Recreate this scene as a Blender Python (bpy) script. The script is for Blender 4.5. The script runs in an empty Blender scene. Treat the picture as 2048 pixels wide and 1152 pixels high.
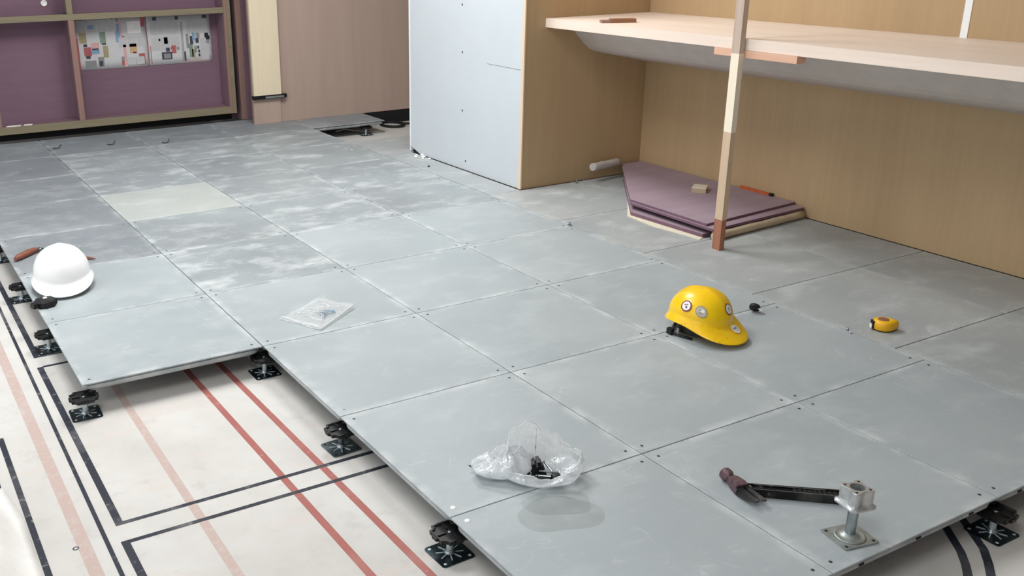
import bpy, bmesh, math, random
from mathutils import Vector, Matrix, noise
random.seed(7)
SC = bpy.context.scene
COL = SC.collection
PI = math.pi

# ------------------------------------------------------------------ camera, world, lamps, exposure
cd = bpy.data.cameras.new('camera')
cam = bpy.data.objects.new('camera', cd)
COL.objects.link(cam)
cam.location = (-1.05657, -1.69205, 1.29821)
cam.rotation_euler = (1.22517, 0.01111, -0.51165)
cd.sensor_width = 36.0
cd.lens = 34.2242
cd.shift_x = 0.104763
cd.clip_start = 0.02
SC.camera = cam

w = bpy.data.worlds.new('world')
SC.world = w
w.use_nodes = True
w.node_tree.nodes['Background'].inputs[0].default_value = (0.93, 0.97, 1.0, 1)
w.node_tree.nodes['Background'].inputs[1].default_value = 0.9


def area(name, loc, target, sx, sy, power, color=(1, 1, 1)):
    l = bpy.data.lights.new(name, 'AREA')
    l.shape = 'RECTANGLE'
    l.size, l.size_y = sx, sy
    l.energy = power
    l.color = color
    o = bpy.data.objects.new(name, l)
    COL.objects.link(o)
    o.location = loc
    o.rotation_euler = (Vector(target) - Vector(loc)).to_track_quat('-Z', 'Y').to_euler()
    return o


area('ceiling_light', (1.25, 2.8, 2.9), (1.25, 2.8, 0.0), 0.9, 0.9, 48, (1.0, 1.0, 0.99))
area('ceiling_light', (-0.4, 2.0, 2.9), (-0.4, 2.0, 0.0), 1.0, 0.9, 46, (1.0, 1.0, 0.99))
area('ceiling_light', (-1.4, -1.0, 2.9), (-1.4, -1.0, 0.0), 1.2, 1.2, 28, (1.0, 1.0, 0.99))  # added fill on the camera side, brightens the fronts of things

SC.view_settings.view_transform = 'Standard'
SC.view_settings.look = 'None'
SC.view_settings.gamma = 1.0
SC.view_settings.use_curve_mapping = False
SC.view_settings.exposure = 0.38


# ------------------------------------------------------------------ materials
def srgb(r, g, b):
    f = lambda c: (c / 255 / 12.92) if c / 255 <= 0.04045 else ((c / 255 + 0.055) / 1.055) ** 2.4
    return (f(r), f(g), f(b), 1)


class NT:
    def __init__(s, name):
        s.m = bpy.data.materials.new(name)
        s.m.use_nodes = True
        s.t = s.m.node_tree
        s.b = s.t.nodes['Principled BSDF']
        s.out = s.t.nodes['Material Output']

    def n(s, typ, **kw):
        nd = s.t.nodes.new(typ)
        for k, v in kw.items():
            if k.startswith('i_'):
                nd.inputs[k[2:].replace('_', ' ')].default_value = v
            else:
                setattr(nd, k, v)
        return nd

    def l(s, a, b):
        s.t.links.new(a, b)

    def coords(s, scale=(1, 1, 1), randomize=True, kind='Object'):
        tc = s.n('ShaderNodeTexCoord')
        mp = s.n('ShaderNodeMapping')
        mp.inputs['Scale'].default_value = scale
        s.l(tc.outputs[kind], mp.inputs['Vector'])
        if randomize:
            oi = s.n('ShaderNodeObjectInfo')
            mul = s.n('ShaderNodeMath', operation='MULTIPLY')
            mul.inputs[1].default_value = 37.0
            s.l(oi.outputs['Random'], mul.inputs[0])
            s.l(mul.outputs[0], mp.inputs['Location'])
        return mp.outputs['Vector']

    def noise(s, vec, scale, detail=4, rough=0.55, lo=0.4, hi=0.6):
        nz = s.n('ShaderNodeTexNoise')
        nz.inputs['Scale'].default_value = scale
        nz.inputs['Detail'].default_value = detail
        nz.inputs['Roughness'].default_value = rough
        s.l(vec, nz.inputs['Vector'])
        r = s.n('ShaderNodeMapRange')
        r.inputs['From Min'].default_value = lo
        r.inputs['From Max'].default_value = hi
        s.l(nz.outputs['Fac'], r.inputs['Value'])
        return r.outputs['Result']

    def mix(s, fac, a, b):
        mx = s.n('ShaderNodeMix', data_type='RGBA')
        for sock, v in ((mx.inputs[0], fac), (mx.inputs[6], a), (mx.inputs[7], b)):
            if isinstance(v, (int, float)):
                sock.default_value = v
            elif isinstance(v, tuple):
                sock.default_value = v
            else:
                s.l(v, sock)
        return mx.outputs[2]

    def math(s, op, a, b=None):
        m = s.n('ShaderNodeMath', operation=op)
        for i, v in enumerate((a, b)):
            if v is None:
                continue
            if isinstance(v, (int, float)):
                m.inputs[i].default_value = v
            else:
                s.l(v, m.inputs[i])
        return m.outputs[0]

    def bump(s, h, strength=0.2, dist=0.002):
        bp = s.n('ShaderNodeBump')
        bp.inputs['Strength'].default_value = strength
        bp.inputs['Distance'].default_value = dist
        s.l(h, bp.inputs['Height'])
        s.l(bp.outputs['Normal'], s.b.inputs['Normal'])

    def base(s, c):
        if isinstance(c, tuple):
            s.b.inputs['Base Color'].default_value = c
        else:
            s.l(c, s.b.inputs['Base Color'])

    def set(s, rough=0.5, metal=0.0, spec=0.5):
        s.b.inputs['Roughness'].default_value = rough
        s.b.inputs['Metallic'].default_value = metal
        s.b.inputs['Specular IOR Level'].default_value = spec
        return s


def plain(name, c, rough=0.5, metal=0.0, var=0.12, scale=30, spec=0.5, bump=0.0):
    """base colour with a little procedural mottling"""
    t = NT(name).set(rough, metal, spec)
    v = t.coords()
    f = t.noise(v, scale, 4, 0.6, 0.3, 0.7)
    dk = tuple(x * (1 - var) for x in c[:3]) + (1,)
    lt = tuple(min(1, x * (1 + var)) for x in c[:3]) + (1,)
    t.base(t.mix(f, dk, lt))
    if bump:
        t.bump(f, bump, 0.003)
    return t.m


def wood(name, c1, c2, rough=0.6, axis='Z', scale=14, fine=90, spec=0.3):
    t = NT(name).set(rough, 0, spec)
    st = {'X': (0.06, 1, 1), 'Y': (1, 0.06, 1), 'Z': (1, 1, 0.06)}[axis]
    v = t.coords(st)
    a = t.noise(v, scale, 5, 0.6, 0.32, 0.68)
    b = t.noise(v, fine, 3, 0.6, 0.35, 0.65)
    f = t.math('ADD', t.math('MULTIPLY', a, 0.65), t.math('MULTIPLY', b, 0.35))
    t.base(t.mix(f, c1, c2))
    t.bump(b, 0.08, 0.001)
    return t.m


def panel_mat(name, c1, c2, dust_amt, edge=0.55):
    t = NT(name).set(0.5, 0.0, 0.42)
    v = t.coords()
    big = t.noise(v, 2.2, 3, 0.5, 0.3, 0.7)
    basec = t.mix(big, c1, c2)
    # dust smears
    vs = t.coords((1.0, 1.5, 1.0))
    sm = t.noise(vs, 5.0, 6, 0.66, 0.5, 0.74)
    sp = t.noise(v, 26, 5, 0.7, 0.6, 0.78)
    # thin scratches
    v2 = t.coords((1.0, 1.0, 1.0))
    wv = t.n('ShaderNodeTexNoise')
    wv.inputs['Scale'].default_value = 3.2
    wv.inputs['Detail'].default_value = 2.0
    wv.inputs['Distortion'].default_value = 1.6
    t.l(v2, wv.inputs['Vector'])
    dd = t.math('ABSOLUTE', t.math('SUBTRACT', wv.outputs['Fac'], 0.5))
    r0 = t.n('ShaderNodeMapRange')
    r0.inputs['From Min'].default_value = 0.010
    r0.inputs['From Max'].default_value = 0.0
    t.l(dd, r0.inputs['Value'])
    sc = t.math('MULTIPLY', r0.outputs['Result'], t.noise(v2, 8, 3, 0.6, 0.5, 0.65))
    v3 = t.coords((1.0, 3.5, 1.0))
    sc2 = t.noise(v3, 12, 3, 0.6, 0.62, 0.74)
    dust = t.math('ADD', t.math('MULTIPLY', sm, dust_amt), t.math('MULTIPLY', sp, dust_amt * 0.55))
    dust = t.math('ADD', dust, t.math('ADD', t.math('MULTIPLY', sc, 0.25), t.math('MULTIPLY', sc2, 0.12)))
    # dust wiped along the panel rims
    tc = t.n('ShaderNodeTexCoord')
    sep = t.n('ShaderNodeSeparateXYZ')
    t.l(tc.outputs['Object'], sep.inputs[0])
    ax = t.math('ABSOLUTE', sep.outputs[0])
    ay = t.math('ABSOLUTE', sep.outputs[1])
    mx = t.math('MAXIMUM', ax, ay)
    r = t.n('ShaderNodeMapRange')
    r.inputs['From Min'].default_value = 0.268
    r.inputs['From Max'].default_value = 0.298
    t.l(mx, r.inputs['Value'])
    en = t.noise(v, 9, 4, 0.6, 0.45, 0.62)
    dust = t.math('ADD', dust, t.math('MULTIPLY', t.math('MULTIPLY', r.outputs['Result'], en), edge))
    dust = t.math('MINIMUM', dust, 0.85)
    t.base(t.mix(dust, basec, srgb(226, 229, 228)))
    rr = t.math('ADD', t.math('MULTIPLY', dust, 0.3), 0.46)
    t.l(rr, t.b.inputs['Roughness'])
    t.bump(sp, 0.05, 0.001)
    return t.m


def film(name, amt, tint=(0.95, 0.98, 1, 1), bumpscale=40, bumpst=0.8):
    """thin plastic film: part clear, part milky, glossy"""
    t = NT(name)
    t.t.nodes.remove(t.b)
    tr = t.n('ShaderNodeBsdfTransparent')
    df = t.n('ShaderNodeBsdfDiffuse')
    df.inputs['Color'].default_value = tint
    tl = t.n('ShaderNodeBsdfTranslucent')
    tl.inputs['Color'].default_value = tint
    gl = t.n('ShaderNodeBsdfGlossy')
    gl.inputs['Roughness'].default_value = 0.18
    v = t.coords()
    nz = t.n('ShaderNodeTexNoise')
    nz.inputs['Scale'].default_value = bumpscale
    nz.inputs['Detail'].default_value = 3
    t.l(v, nz.inputs['Vector'])
    bp = t.n('ShaderNodeBump')
    bp.inputs['Strength'].default_value = bumpst
    bp.inputs['Distance'].default_value = 0.006
    t.l(nz.outputs['Fac'], bp.inputs['Height'])
    for nd in (df, gl):
        t.l(bp.outputs['Normal'], nd.inputs['Normal'])
    m1 = t.n('ShaderNodeMixShader')
    m1.inputs[0].default_value = 0.42
    t.l(df.outputs[0], m1.inputs[1])
    t.l(tl.outputs[0], m1.inputs[2])
    m2 = t.n('ShaderNodeMixShader')
    m2.inputs[0].default_value = 0.14
    t.l(m1.outputs[0], m2.inputs[1])
    t.l(gl.outputs[0], m2.inputs[2])
    m3 = t.n('ShaderNodeMixShader')
    f = t.noise(v, bumpscale * 0.6, 4, 0.6, 0.3, 0.75)
    ff = t.math('ADD', t.math('MULTIPLY', f, amt * 0.8), amt * 0.6)
    t.l(ff, m3.inputs[0])
    t.l(tr.outputs[0], m3.inputs[1])
    t.l(m2.outputs[0], m3.inputs[2])
    t.l(m3.outputs[0], t.out.inputs['Surface'])
    return t.m


def concrete():
    t = NT('screed').set(0.75, 0, 0.25)
    v = t.coords(randomize=False)
    a = t.noise(v, 3.0, 6, 0.6, 0.35, 0.7)
    b = t.noise(v, 16, 6, 0.65, 0.56, 0.75)
    c = t.mix(a, srgb(212, 209, 204), srgb(198, 194, 189))
    vs = t.coords((0.7, 3.0, 1), randomize=False)
    d = t.noise(vs, 4, 5, 0.6, 0.58, 0.74)
    c = t.mix(t.math('MULTIPLY', d, 0.5), c, srgb(214, 196, 186))
    t.base(t.mix(t.math('MULTIPLY', b, 0.35), c, srgb(176, 170, 166)))
    t.bump(b, 0.1, 0.002)
    return t.m


def line_mat(name, c, wear=0.35, wearcol=(0.75, 0.72, 0.7, 1), lo=0.58):
    t = NT(name).set(0.6, 0, 0.3)
    v = t.coords(randomize=False)
    a = t.noise(v, 45, 5, 0.7, lo, lo + 0.15)
    b = t.noise(v, 5, 3, 0.6, 0.5, 0.75)
    f = t.math('MINIMUM', t.math('ADD', t.math('MULTIPLY', a, wear), t.math('MULTIPLY', b, wear * 0.5)), 1.0)
    t.base(t.mix(f, c, wearcol))
    return t.m


M = {}
M['panel'] = panel_mat('panel_steel', srgb(160, 168, 171), srgb(172, 179, 181), 0.18, 0.4)
M['panel_d'] = panel_mat('panel_steel_dusty', srgb(143, 150, 153), srgb(160, 167, 169), 0.55, 0.3)
M['panel_m'] = panel_mat('panel_steel_scuffed', srgb(144, 150, 152), srgb(160, 167, 169), 0.42, 0.35)
M['panel_k'] = panel_mat('panel_steel_dark', srgb(132, 138, 142), srgb(145, 151, 155), 0.22, 0.35)  # dimmer light on the far panels, put into a darker steel colour
M['panel_p'] = panel_mat('panel_pale', srgb(176, 181, 177), srgb(186, 190, 186), 0.25, 0.2)
M['strip'] = panel_mat('panel_chalky', srgb(156, 162, 164), srgb(174, 177, 176), 0.35, 0.2)
M['screed'] = concrete()
M['black_line'] = line_mat('black_floor_tape', srgb(44, 48, 58), 0.35)
M['red_line'] = line_mat('red_floor_paint', srgb(166, 100, 92), 0.3, srgb(225, 190, 180))
M['pink_line'] = line_mat('faded_red_floor_paint', srgb(193, 171, 163), 0.6, srgb(203, 193, 187), 0.5)
M['black'] = plain('black_plastic', srgb(9, 9, 10), 0.5, 0, 0.2, 60)
M['blackm'] = plain('black_steel', srgb(12, 12, 14), 0.42, 0.3, 0.3, 60, bump=0.1)
M['blackm'] = line_mat('chipped_black_paint', srgb(12, 12, 14), 0.55, srgb(170, 166, 164), 0.60)  # pale specks put scratches and their glints into the colour
M['zinc'] = plain('zinc_plate', srgb(170, 178, 182), 0.25, 0.95, 0.18, 40)
M['zincd'] = plain('dull_zinc', srgb(120, 132, 136), 0.3, 0.95, 0.2, 50)
M['zincp'] = plain('dark_zinc_plate', srgb(62, 74, 80), 0.28, 0.9, 0.25, 40)  # dark surroundings mirrored in the plate, put into its colour
M['bright'] = plain('bright_zinc', srgb(214, 230, 232), 0.35, 0.35, 0.12, 80)  # highlights on ribs and studs, put into a pale colour
M['worn_zinc'] = plain('worn_zinc', srgb(165, 172, 170), 0.45, 0.7, 0.22, 35)
M['cast'] = plain('cast_aluminium', srgb(196, 198, 198), 0.42, 0.75, 0.12, 60, bump=0.2)
M['hole'] = plain('dark_hole', srgb(20, 22, 25), 0.8, 0, 0.1)
M['screwd'] = plain('screw_dark', srgb(104, 109, 112), 0.4, 0.6, 0.1)
M['plyw'] = wood('alcove_plywood', srgb(178, 150, 114), srgb(188, 161, 124), 0.55, 'Z', 5, 45)
M['plyedge'] = wood('alcove_edge', srgb(226, 200, 172), srgb(238, 215, 190), 0.6, 'Z')
M['shelf'] = wood('pale_shelf_board', srgb(234, 214, 198), srgb(245, 228, 214), 0.5, 'Y', 8, 60)
M['soffit'] = plain('soffit_board', srgb(196, 186, 178), 0.7, 0, 0.05, 12)
M['drywall'] = plain('drywall_paper', srgb(207, 213, 217), 0.8, 0, 0.025, 3, 0.2)
M['bead'] = plain('white_bead', srgb(246, 248, 248), 0.5, 0, 0.02)
M['brown_ply'] = wood('pinkish_plywood', srgb(182, 158, 145), srgb(193, 169, 155), 0.6, 'Z', 4, 22)
M['cream'] = wood('cream_board', srgb(234, 216, 184), srgb(243, 228, 199), 0.6, 'Z', 6, 50)
M['purple'] = wood('purple_board', srgb(128, 100, 112), srgb(138, 110, 121), 0.7, 'X', 12, 100)
M['purple_in'] = wood('purple_back_board', srgb(122, 95, 110), srgb(131, 104, 118), 0.75, 'X', 12, 100)
M['olive'] = wood('raw_olive_edge', srgb(128, 118, 96), srgb(148, 136, 112), 0.7, 'X', 16, 90)
M['tanedge'] = wood('raw_tan_edge', srgb(142, 112, 104), srgb(160, 128, 116), 0.7, 'Z', 16, 90)
M['purple_pile'] = wood('purple_sheet', srgb(158, 138, 150), srgb(172, 152, 163), 0.6, 'X', 10, 80)
M['purple_edge'] = plain('purple_sheet_edge', srgb(118, 88, 104), 0.7, 0, 0.15)
M['roll'] = plain('kraft_roll', srgb(196, 178, 152), 0.8, 0, 0.1, 40, bump=0.2)
M['rollg'] = plain('grey_roll', srgb(190, 184, 178), 0.7, 0, 0.1, 40, bump=0.2)
M['paper'] = plain('cream_paper', srgb(230, 222, 200), 0.8, 0, 0.06, 40)
M['post_up'] = wood('post_greyed', srgb(188, 166, 150), srgb(206, 186, 170), 0.65, 'Z', 20, 90)
M['post_pale'] = wood('post_pale', srgb(244, 228, 204), srgb(252, 240, 220), 0.6, 'Z', 20, 90)
M['post_mid'] = wood('post_tan', srgb(204, 178, 150), srgb(220, 194, 166), 0.65, 'Z', 20, 90)
M['post_foot'] = wood('post_redbrown', srgb(156, 104, 82), srgb(176, 122, 98), 0.65, 'Z', 20, 90)
M['batten'] = wood('salmon_batten', srgb(218, 170, 144), srgb(232, 190, 164), 0.6, 'Y', 20, 90)
M['brown'] = wood('brown_block', srgb(132, 92, 66), srgb(154, 110, 80), 0.5, 'X', 30, 120)
M['handle'] = wood('red_brown_handle', srgb(120, 72, 58), srgb(150, 94, 74), 0.5, 'X', 40, 120)
M['card'] = wood('cardboard_block', srgb(182, 158, 132), srgb(198, 174, 148), 0.8, 'X', 30, 120)
M['orange'] = plain('orange_plastic', srgb(196, 92, 44), 0.5, 0, 0.2)
M['white_hat'] = plain('white_shell', srgb(250, 250, 250), 0.28, 0, 0.01, 5)
M['white_hat'].node_tree.nodes['Principled BSDF'].inputs['Coat Weight'].default_value = 0.3
M['green'] = plain('green_sticker', srgb(70, 190, 90), 0.5)
M['white'] = plain('white_print', srgb(244, 242, 238), 0.5, 0, 0.04)
M['grey_print'] = plain('grey_print', srgb(140, 140, 140), 0.5)
M['maroon'] = plain('maroon_print', srgb(120, 44, 52), 0.5)
M['dark_print'] = plain('dark_print', srgb(62, 60, 76), 0.5)
M['silver_print'] = plain('silver_print', srgb(196, 184, 166), 0.4)
M['pink_print'] = plain('pink_print', srgb(212, 168, 166), 0.5)
M['red_print'] = plain('red_print', srgb(172, 92, 94), 0.6)
M['orange_print'] = plain('orange_print', srgb(200, 166, 122), 0.6)
M['blue_print'] = plain('blue_print', srgb(128, 158, 188), 0.6)
M['ochre_print'] = plain('ochre_print', srgb(160, 148, 112), 0.6)
M['green_print'] = plain('green_print', srgb(128, 146, 130), 0.6)
M['news'] = plain('newsprint', srgb(206, 204, 204), 0.8, 0, 0.05, 60)
M['text_grey'] = plain('newsprint_text', srgb(191, 190, 191), 0.8, 0, 0.12, 300)
M['film'] = film('milky_bag_film', 0.85)
M['hem'] = film('bag_fold_film', 1.0, (1, 1, 1, 1), 40, 0.3)
M['film_clear'] = film('clear_bag_film', 0.25, (1, 1, 1, 1), 55, 1.0)
M['chrome'] = plain('bright_steel', srgb(205, 214, 220), 0.18, 1.0, 0.1)
M['bluescrew'] = plain('blue_zinc', srgb(96, 140, 172), 0.3, 0.8, 0.15)
M['hammerhead'] = plain('worn_maroon_steel', srgb(104, 80, 86), 0.5, 0.4, 0.45, 90, bump=0.3)
M['plaster'] = plain('plaster_crumb', srgb(246, 246, 244), 0.8)
M['rubber'] = plain('black_rubber', srgb(14, 14, 15), 0.6, 0, 0.1)
M['greywall'] = plain('bare_wall', srgb(150, 140, 136), 0.85, 0, 0.05, 4)


def yellow():
    t = NT('yellow_shell').set(0.32, 0, 0.5)
    v = t.coords(randomize=False)
    a = t.noise(v, 14, 4, 0.6, 0.35, 0.7)
    c = t.mix(a, srgb(255, 212, 0), srgb(255, 198, 0))
    d = t.noise(v, 60, 5, 0.7, 0.58, 0.68)
    e = t.noise(v, 11, 3, 0.6, 0.52, 0.66)
    c = t.mix(t.math('MULTIPLY', t.math('MULTIPLY', d, e), 0.8), c, srgb(120, 76, 16))
    t.base(c)
    t.b.inputs['Coat Weight'].default_value = 0.25
    return t.m


M['yellow'] = yellow()
M['yellow_tape'] = plain('yellow_case', srgb(246, 186, 24), 0.4, 0, 0.08)


# ------------------------------------------------------------------ mesh builder
class MB:
    def __init__(s):
        s.bm = bmesh.new()
        s.mats = []
        s.cur = 0

    def mat(s, m):
        if m not in s.mats:
            s.mats.append(m)
        s.cur = s.mats.index(m)
        return s

    def face(s, vs, smooth=False):
        try:
            f = s.bm.faces.new(vs)
        except ValueError:
            return None
        f.material_index = s.cur
        f.smooth = smooth
        return f

    def v(s, p):
        return s.bm.verts.new(p)

    def box(s, x0, x1, y0, y1, z0, z1, rot=None, at=None):
        P = [(x, y, z) for z in (z0, z1) for y in (y0, y1) for x in (x0, x1)]
        if rot is not None:
            P = [rot @ Vector(p) for p in P]
        if at is not None:
            P = [Vector(p) + Vector(at) for p in P]
        V = [s.v(p) for p in P]
        for q in ((0, 2, 3, 1), (4, 5, 7, 6), (0, 1, 5, 4), (2, 6, 7, 3), (0, 4, 6, 2), (1, 3, 7, 5)):
            s.face([V[i] for i in q])
        return s

    def loft(s, rings, cap0=True, cap1=True, closed=True, smooth=False):
        R = [[s.v(p) for p in r] for r in rings]
        n = len(R[0])
        for a, b in zip(R, R[1:]):
            for i in range(n if closed else n - 1):
                j = (i + 1) % n
                s.face([a[i], a[j], b[j], b[i]], smooth)
        if cap0:
            s.face(R[0][::-1])
        if cap1:
            s.face(R[-1])
        return s

    def prism(s, poly, z0, z1, mtx=None, taper=1.0):
        c = [sum(p[i] for p in poly) / len(poly) for i in (0, 1)]
        a = [Vector((p[0], p[1], z0)) for p in poly]
        b = [Vector((c[0] + (p[0] - c[0]) * taper, c[1] + (p[1] - c[1]) * taper, z1)) for p in poly]
        if mtx is not None:
            a = [mtx @ p for p in a]
            b = [mtx @ p for p in b]
        return s.loft([a, b])

    def lathe(s, prof, n=16, mtx=None, cap=True, smooth=True):
        rings = []
        for r, z in prof:
            ring = [Vector((r * math.cos(2 * PI * i / n), r * math.sin(2 * PI * i / n), z)) for i in range(n)]
            if mtx is not None:
                ring = [mtx @ p for p in ring]
            rings.append(ring)
        return s.loft(rings, cap, cap, True, smooth)

    def tube(s, path, r, n=10, cap=True, smooth=True, flat=1.0):
        path = [Vector(p) for p in path]
        rings = []
        up = Vector((0, 0, 1))
        for i, p in enumerate(path):
            d = (path[min(i + 1, len(path) - 1)] - path[max(i - 1, 0)]).normalized()
            a = d.cross(up)
            if a.length < 1e-3:
                a = d.cross(Vector((1, 0, 0)))
            a.normalize()
            b = a.cross(d).normalized()
            rr = r[i] if isinstance(r, (list, tuple)) else r
            rings.append([p + a * rr * math.cos(2 * PI * k / n) + b * rr * flat * math.sin(2 * PI * k / n) for k in range(n)])
        return s.loft(rings, cap, cap, True, smooth)

    def mesh(s, name, bevel=0, segs=2):
        if bevel:
            es = [e for e in s.bm.edges if len(e.link_faces) == 2 and e.calc_face_angle(0) > 0.6]
            bmesh.ops.bevel(s.bm, geom=es, offset=bevel, segments=segs, affect='EDGES', profile=0.6, clamp_overlap=True)
        bmesh.ops.recalc_face_normals(s.bm, faces=s.bm.faces)
        me = bpy.data.meshes.new(name)
        s.bm.to_mesh(me)
        s.bm.free()
        for m in s.mats:
            me.materials.append(m)
        return me

    def obj(s, name, parent=None, bevel=0, segs=2, loc=(0, 0, 0), rot=(0, 0, 0)):
        return link(name, s.mesh(name, bevel, segs), parent, loc, rot)


def link(name, me, parent=None, loc=(0, 0, 0), rot=(0, 0, 0)):
    o = bpy.data.objects.new(name, me)
    COL.objects.link(o)
    o.parent = parent
    o.location = loc
    o.rotation_euler = rot
    return o


def new(m):
    return MB().mat(M[m])


def tag(o, label, cat, group=None):
    o['label'] = label
    o['category'] = cat
    if group:
        o['group'] = group
    return o


def thing(name, label, cat, loc=(0, 0, 0), rotz=0, group=None, rot=None):
    o = bpy.data.objects.new(name, None)
    o.empty_display_size = 0.05
    COL.objects.link(o)
    o.location = loc
    o.rotation_euler = rot if rot else (0, 0, rotz)
    return tag(o, label, cat, group)


def struct(o):
    o['kind'] = 'structure'
    return o


def copy_tree(o, parent=None, depth=0):
    c = o.copy()
    COL.objects.link(c)
    c.parent = parent
    for ch in list(o.children):
        copy_tree(ch, c, depth + 1)
    return c


# ------------------------------------------------------------------ floor: screed, marking lines, raised panels
SUB = -0.10
b = new('screed').box(-3.2, 3.4, -3.2, 6.4, -0.25, SUB)
floor = struct(b.obj('floor'))


def strip(name, m, pts, width, z=SUB):
    """flat marking band along a polyline, half a millimetre proud of the screed"""
    h = 0.0008 if m == 'black_line' else 0.0004
    b = new(m)
    L, Rr = [], []
    P = [Vector((x, y, 0)) for x, y in pts]
    for i, p in enumerate(P):
        d = (P[min(i + 1, len(P) - 1)] - P[max(i - 1, 0)]).normalized()
        n = Vector((-d.y, d.x, 0)) * width / 2
        L.append(p + n)
        Rr.append(p - n)
    rings = [[(l.x, l.y, z), (r.x, r.y, z), (r.x, r.y, z + h), (l.x, l.y, z + h)] for l, r in zip(L, Rr)]
    b.loft(rings)
    return b.obj(name, floor)


def dens(x0, y0, x1, y1, n=12):
    return [(x0 + (x1 - x0) * i / n, y0 + (y1 - y0) * i / n) for i in range(n + 1)]


def framecorner(x, y, dirx, diry, lx, ly, w1, w2):
    """an L of floor tape: thick leg along Y, thin leg along X"""
    strip('floor_line', 'black_line', dens(x, y + (w2 / 2) * -diry, x, y + diry * ly), w1)
    strip('floor_line', 'black_line', dens(x + w1 / 2, y, x + dirx * lx, y), w2)


framecorner(-0.661, 0.530, 1, 1, 2.3, 1.115, 0.020, 0.014)
strip('floor_line', 'black_line', dens(-0.651, 1.645, 1.6, 1.645), 0.014)
framecorner(-0.668, 0.440, 1, -1, 2.3, 1.5, 0.020, 0.014)
framecorner(-0.655, 1.745, 1, 1, 2.0, 2.2, 0.020, 0.014)
strip('floor_line', 'black_line', dens(-0.716, -1.2, -0.690, 3.9, 30), 0.011)
strip('floor_line', 'black_line', dens(-0.858, -1.2, -0.858, 1.165, 20), 0.016)
strip('floor_line', 'black_line', dens(-0.935, -1.2, -0.900, 1.165, 20), 0.014)
strip('floor_line', 'red_line', dens(-0.228, 1.5, -0.188, -1.0, 20), 0.021)
strip('floor_line', 'red_line', dens(-0.113, 1.5, -0.064, -1.0, 20), 0.021)
strip('floor_line', 'pink_line', dens(-0.472, 1.7, -0.472, -1.0, 20), 0.024)
strip('floor_line', 'pink_line', dens(-0.765, 3.5, -0.757, -1.0, 30), 0.032)
arc_o = [(1.215, -0.40), (1.175, -0.47), (1.113, -0.545), (1.06, -0.610), (1.02, -0.648), (0.983, -0.677), (0.94, -0.70), (0.88, -0.72), (0.8, -0.73)]
arc_i = [(1.262, -0.42), (1.225, -0.49), (1.170, -0.562), (1.116, -0.632), (1.07, -0.672), (1.026, -0.705), (0.97, -0.732), (0.9, -0.75), (0.8, -0.76)]
strip('floor_line', 'black_line', arc_o, 0.020)
strip('floor_line', 'black_line', arc_i, 0.020)
b = new('dark_print')
b.lathe([(0.008, 0), (0.008, 0.0006), (0.005, 0.0006), (0.005, 0)], 16, Matrix.Translation((-0.78, 0.476, SUB)), cap=False)
b.obj('floor_mark', floor)


def rounded(hx, hy, r, n=4):
    P = []
    for cx, cy, a0 in ((hx - r, hy - r, 0), (-hx + r, hy - r, PI / 2), (-hx + r, -hy + r, PI), (hx - r, -hy + r, 1.5 * PI)):
        for k in range(n + 1):
            a = a0 + PI / 2 * k / n
            P.append((cx + r * math.cos(a), cy + r * math.sin(a)))
    return P


def panel_mesh(hx, hy, m):
    b = new(m)
    e = 0.0010
    q = lambda h1, h2, z: [Vector((x, y, z)) for x, y in ((h1, h2), (-h1, h2), (-h1, -h2), (h1, -h2))]
    b.loft([q(hx - e, hy - e, 0.0), q(hx, hy, -0.0008), q(hx, hy, -0.0045), q(hx - 0.010, hy - 0.010, -0.0050)][::-1])
    rr = lambda d, z: [Vector((x, y, z)) for x, y in rounded(hx - d, hy - d, 0.03)]
    b.loft([rr(0.022, -0.032), rr(0.010, -0.028), rr(0.005, -0.022), rr(0.004, -0.011), rr(0.009, -0.0088), rr(0.009, -0.0049)])
    return b.mesh('floor_panel')


def screw_mesh(bright=False):
    b = MB().mat(M['zinc' if bright else 'screwd'])
    b.lathe([(0.0047, 0.0), (0.0043, 0.0007), (0.0028, 0.0007)], 10, cap=False)
    b.mat(M['hole' if not bright else 'screwd'])
    b.lathe([(0.0028, 0.0007), (0.0022, 0.0001)], 10, cap=True, smooth=False)
    return b.mesh('panel_screw')


scr, scrb = screw_mesh(), screw_mesh(True)
b = MB().mat(M['white'])
b.lathe([(0.0075, 0.0), (0.0068, 0.001), (0.003, 0.0014)], 12)
scrw = b.mesh('panel_screw')
SQ = {k: panel_mesh(0.2985, 0.2985, k) for k in ('panel', 'panel_d', 'panel_m', 'panel_k', 'panel_p')}


def panel(u, v, kind, screws):
    o = link('floor_panel', SQ[kind], floor, (0.6 * u + 0.3, 0.6 * v + 0.3, random.uniform(-0.0006, 0)), (0, 0, random.uniform(-0.0008, 0.0008)))
    if screws:
        for sx in (-1, 1):
            for sy in (-1, 1):
                me = scr
                if (u, v, sx, sy) in ((0, 0, -1, -1), (0, -1, -1, 1)):
                    me = scrw
                elif (u, v, sx, sy) == (0, 1, -1, -1):
                    me = scrb
                link('panel_screw', me, o, (sx * 0.271, sy * 0.268, 0.0))
    return o


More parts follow.
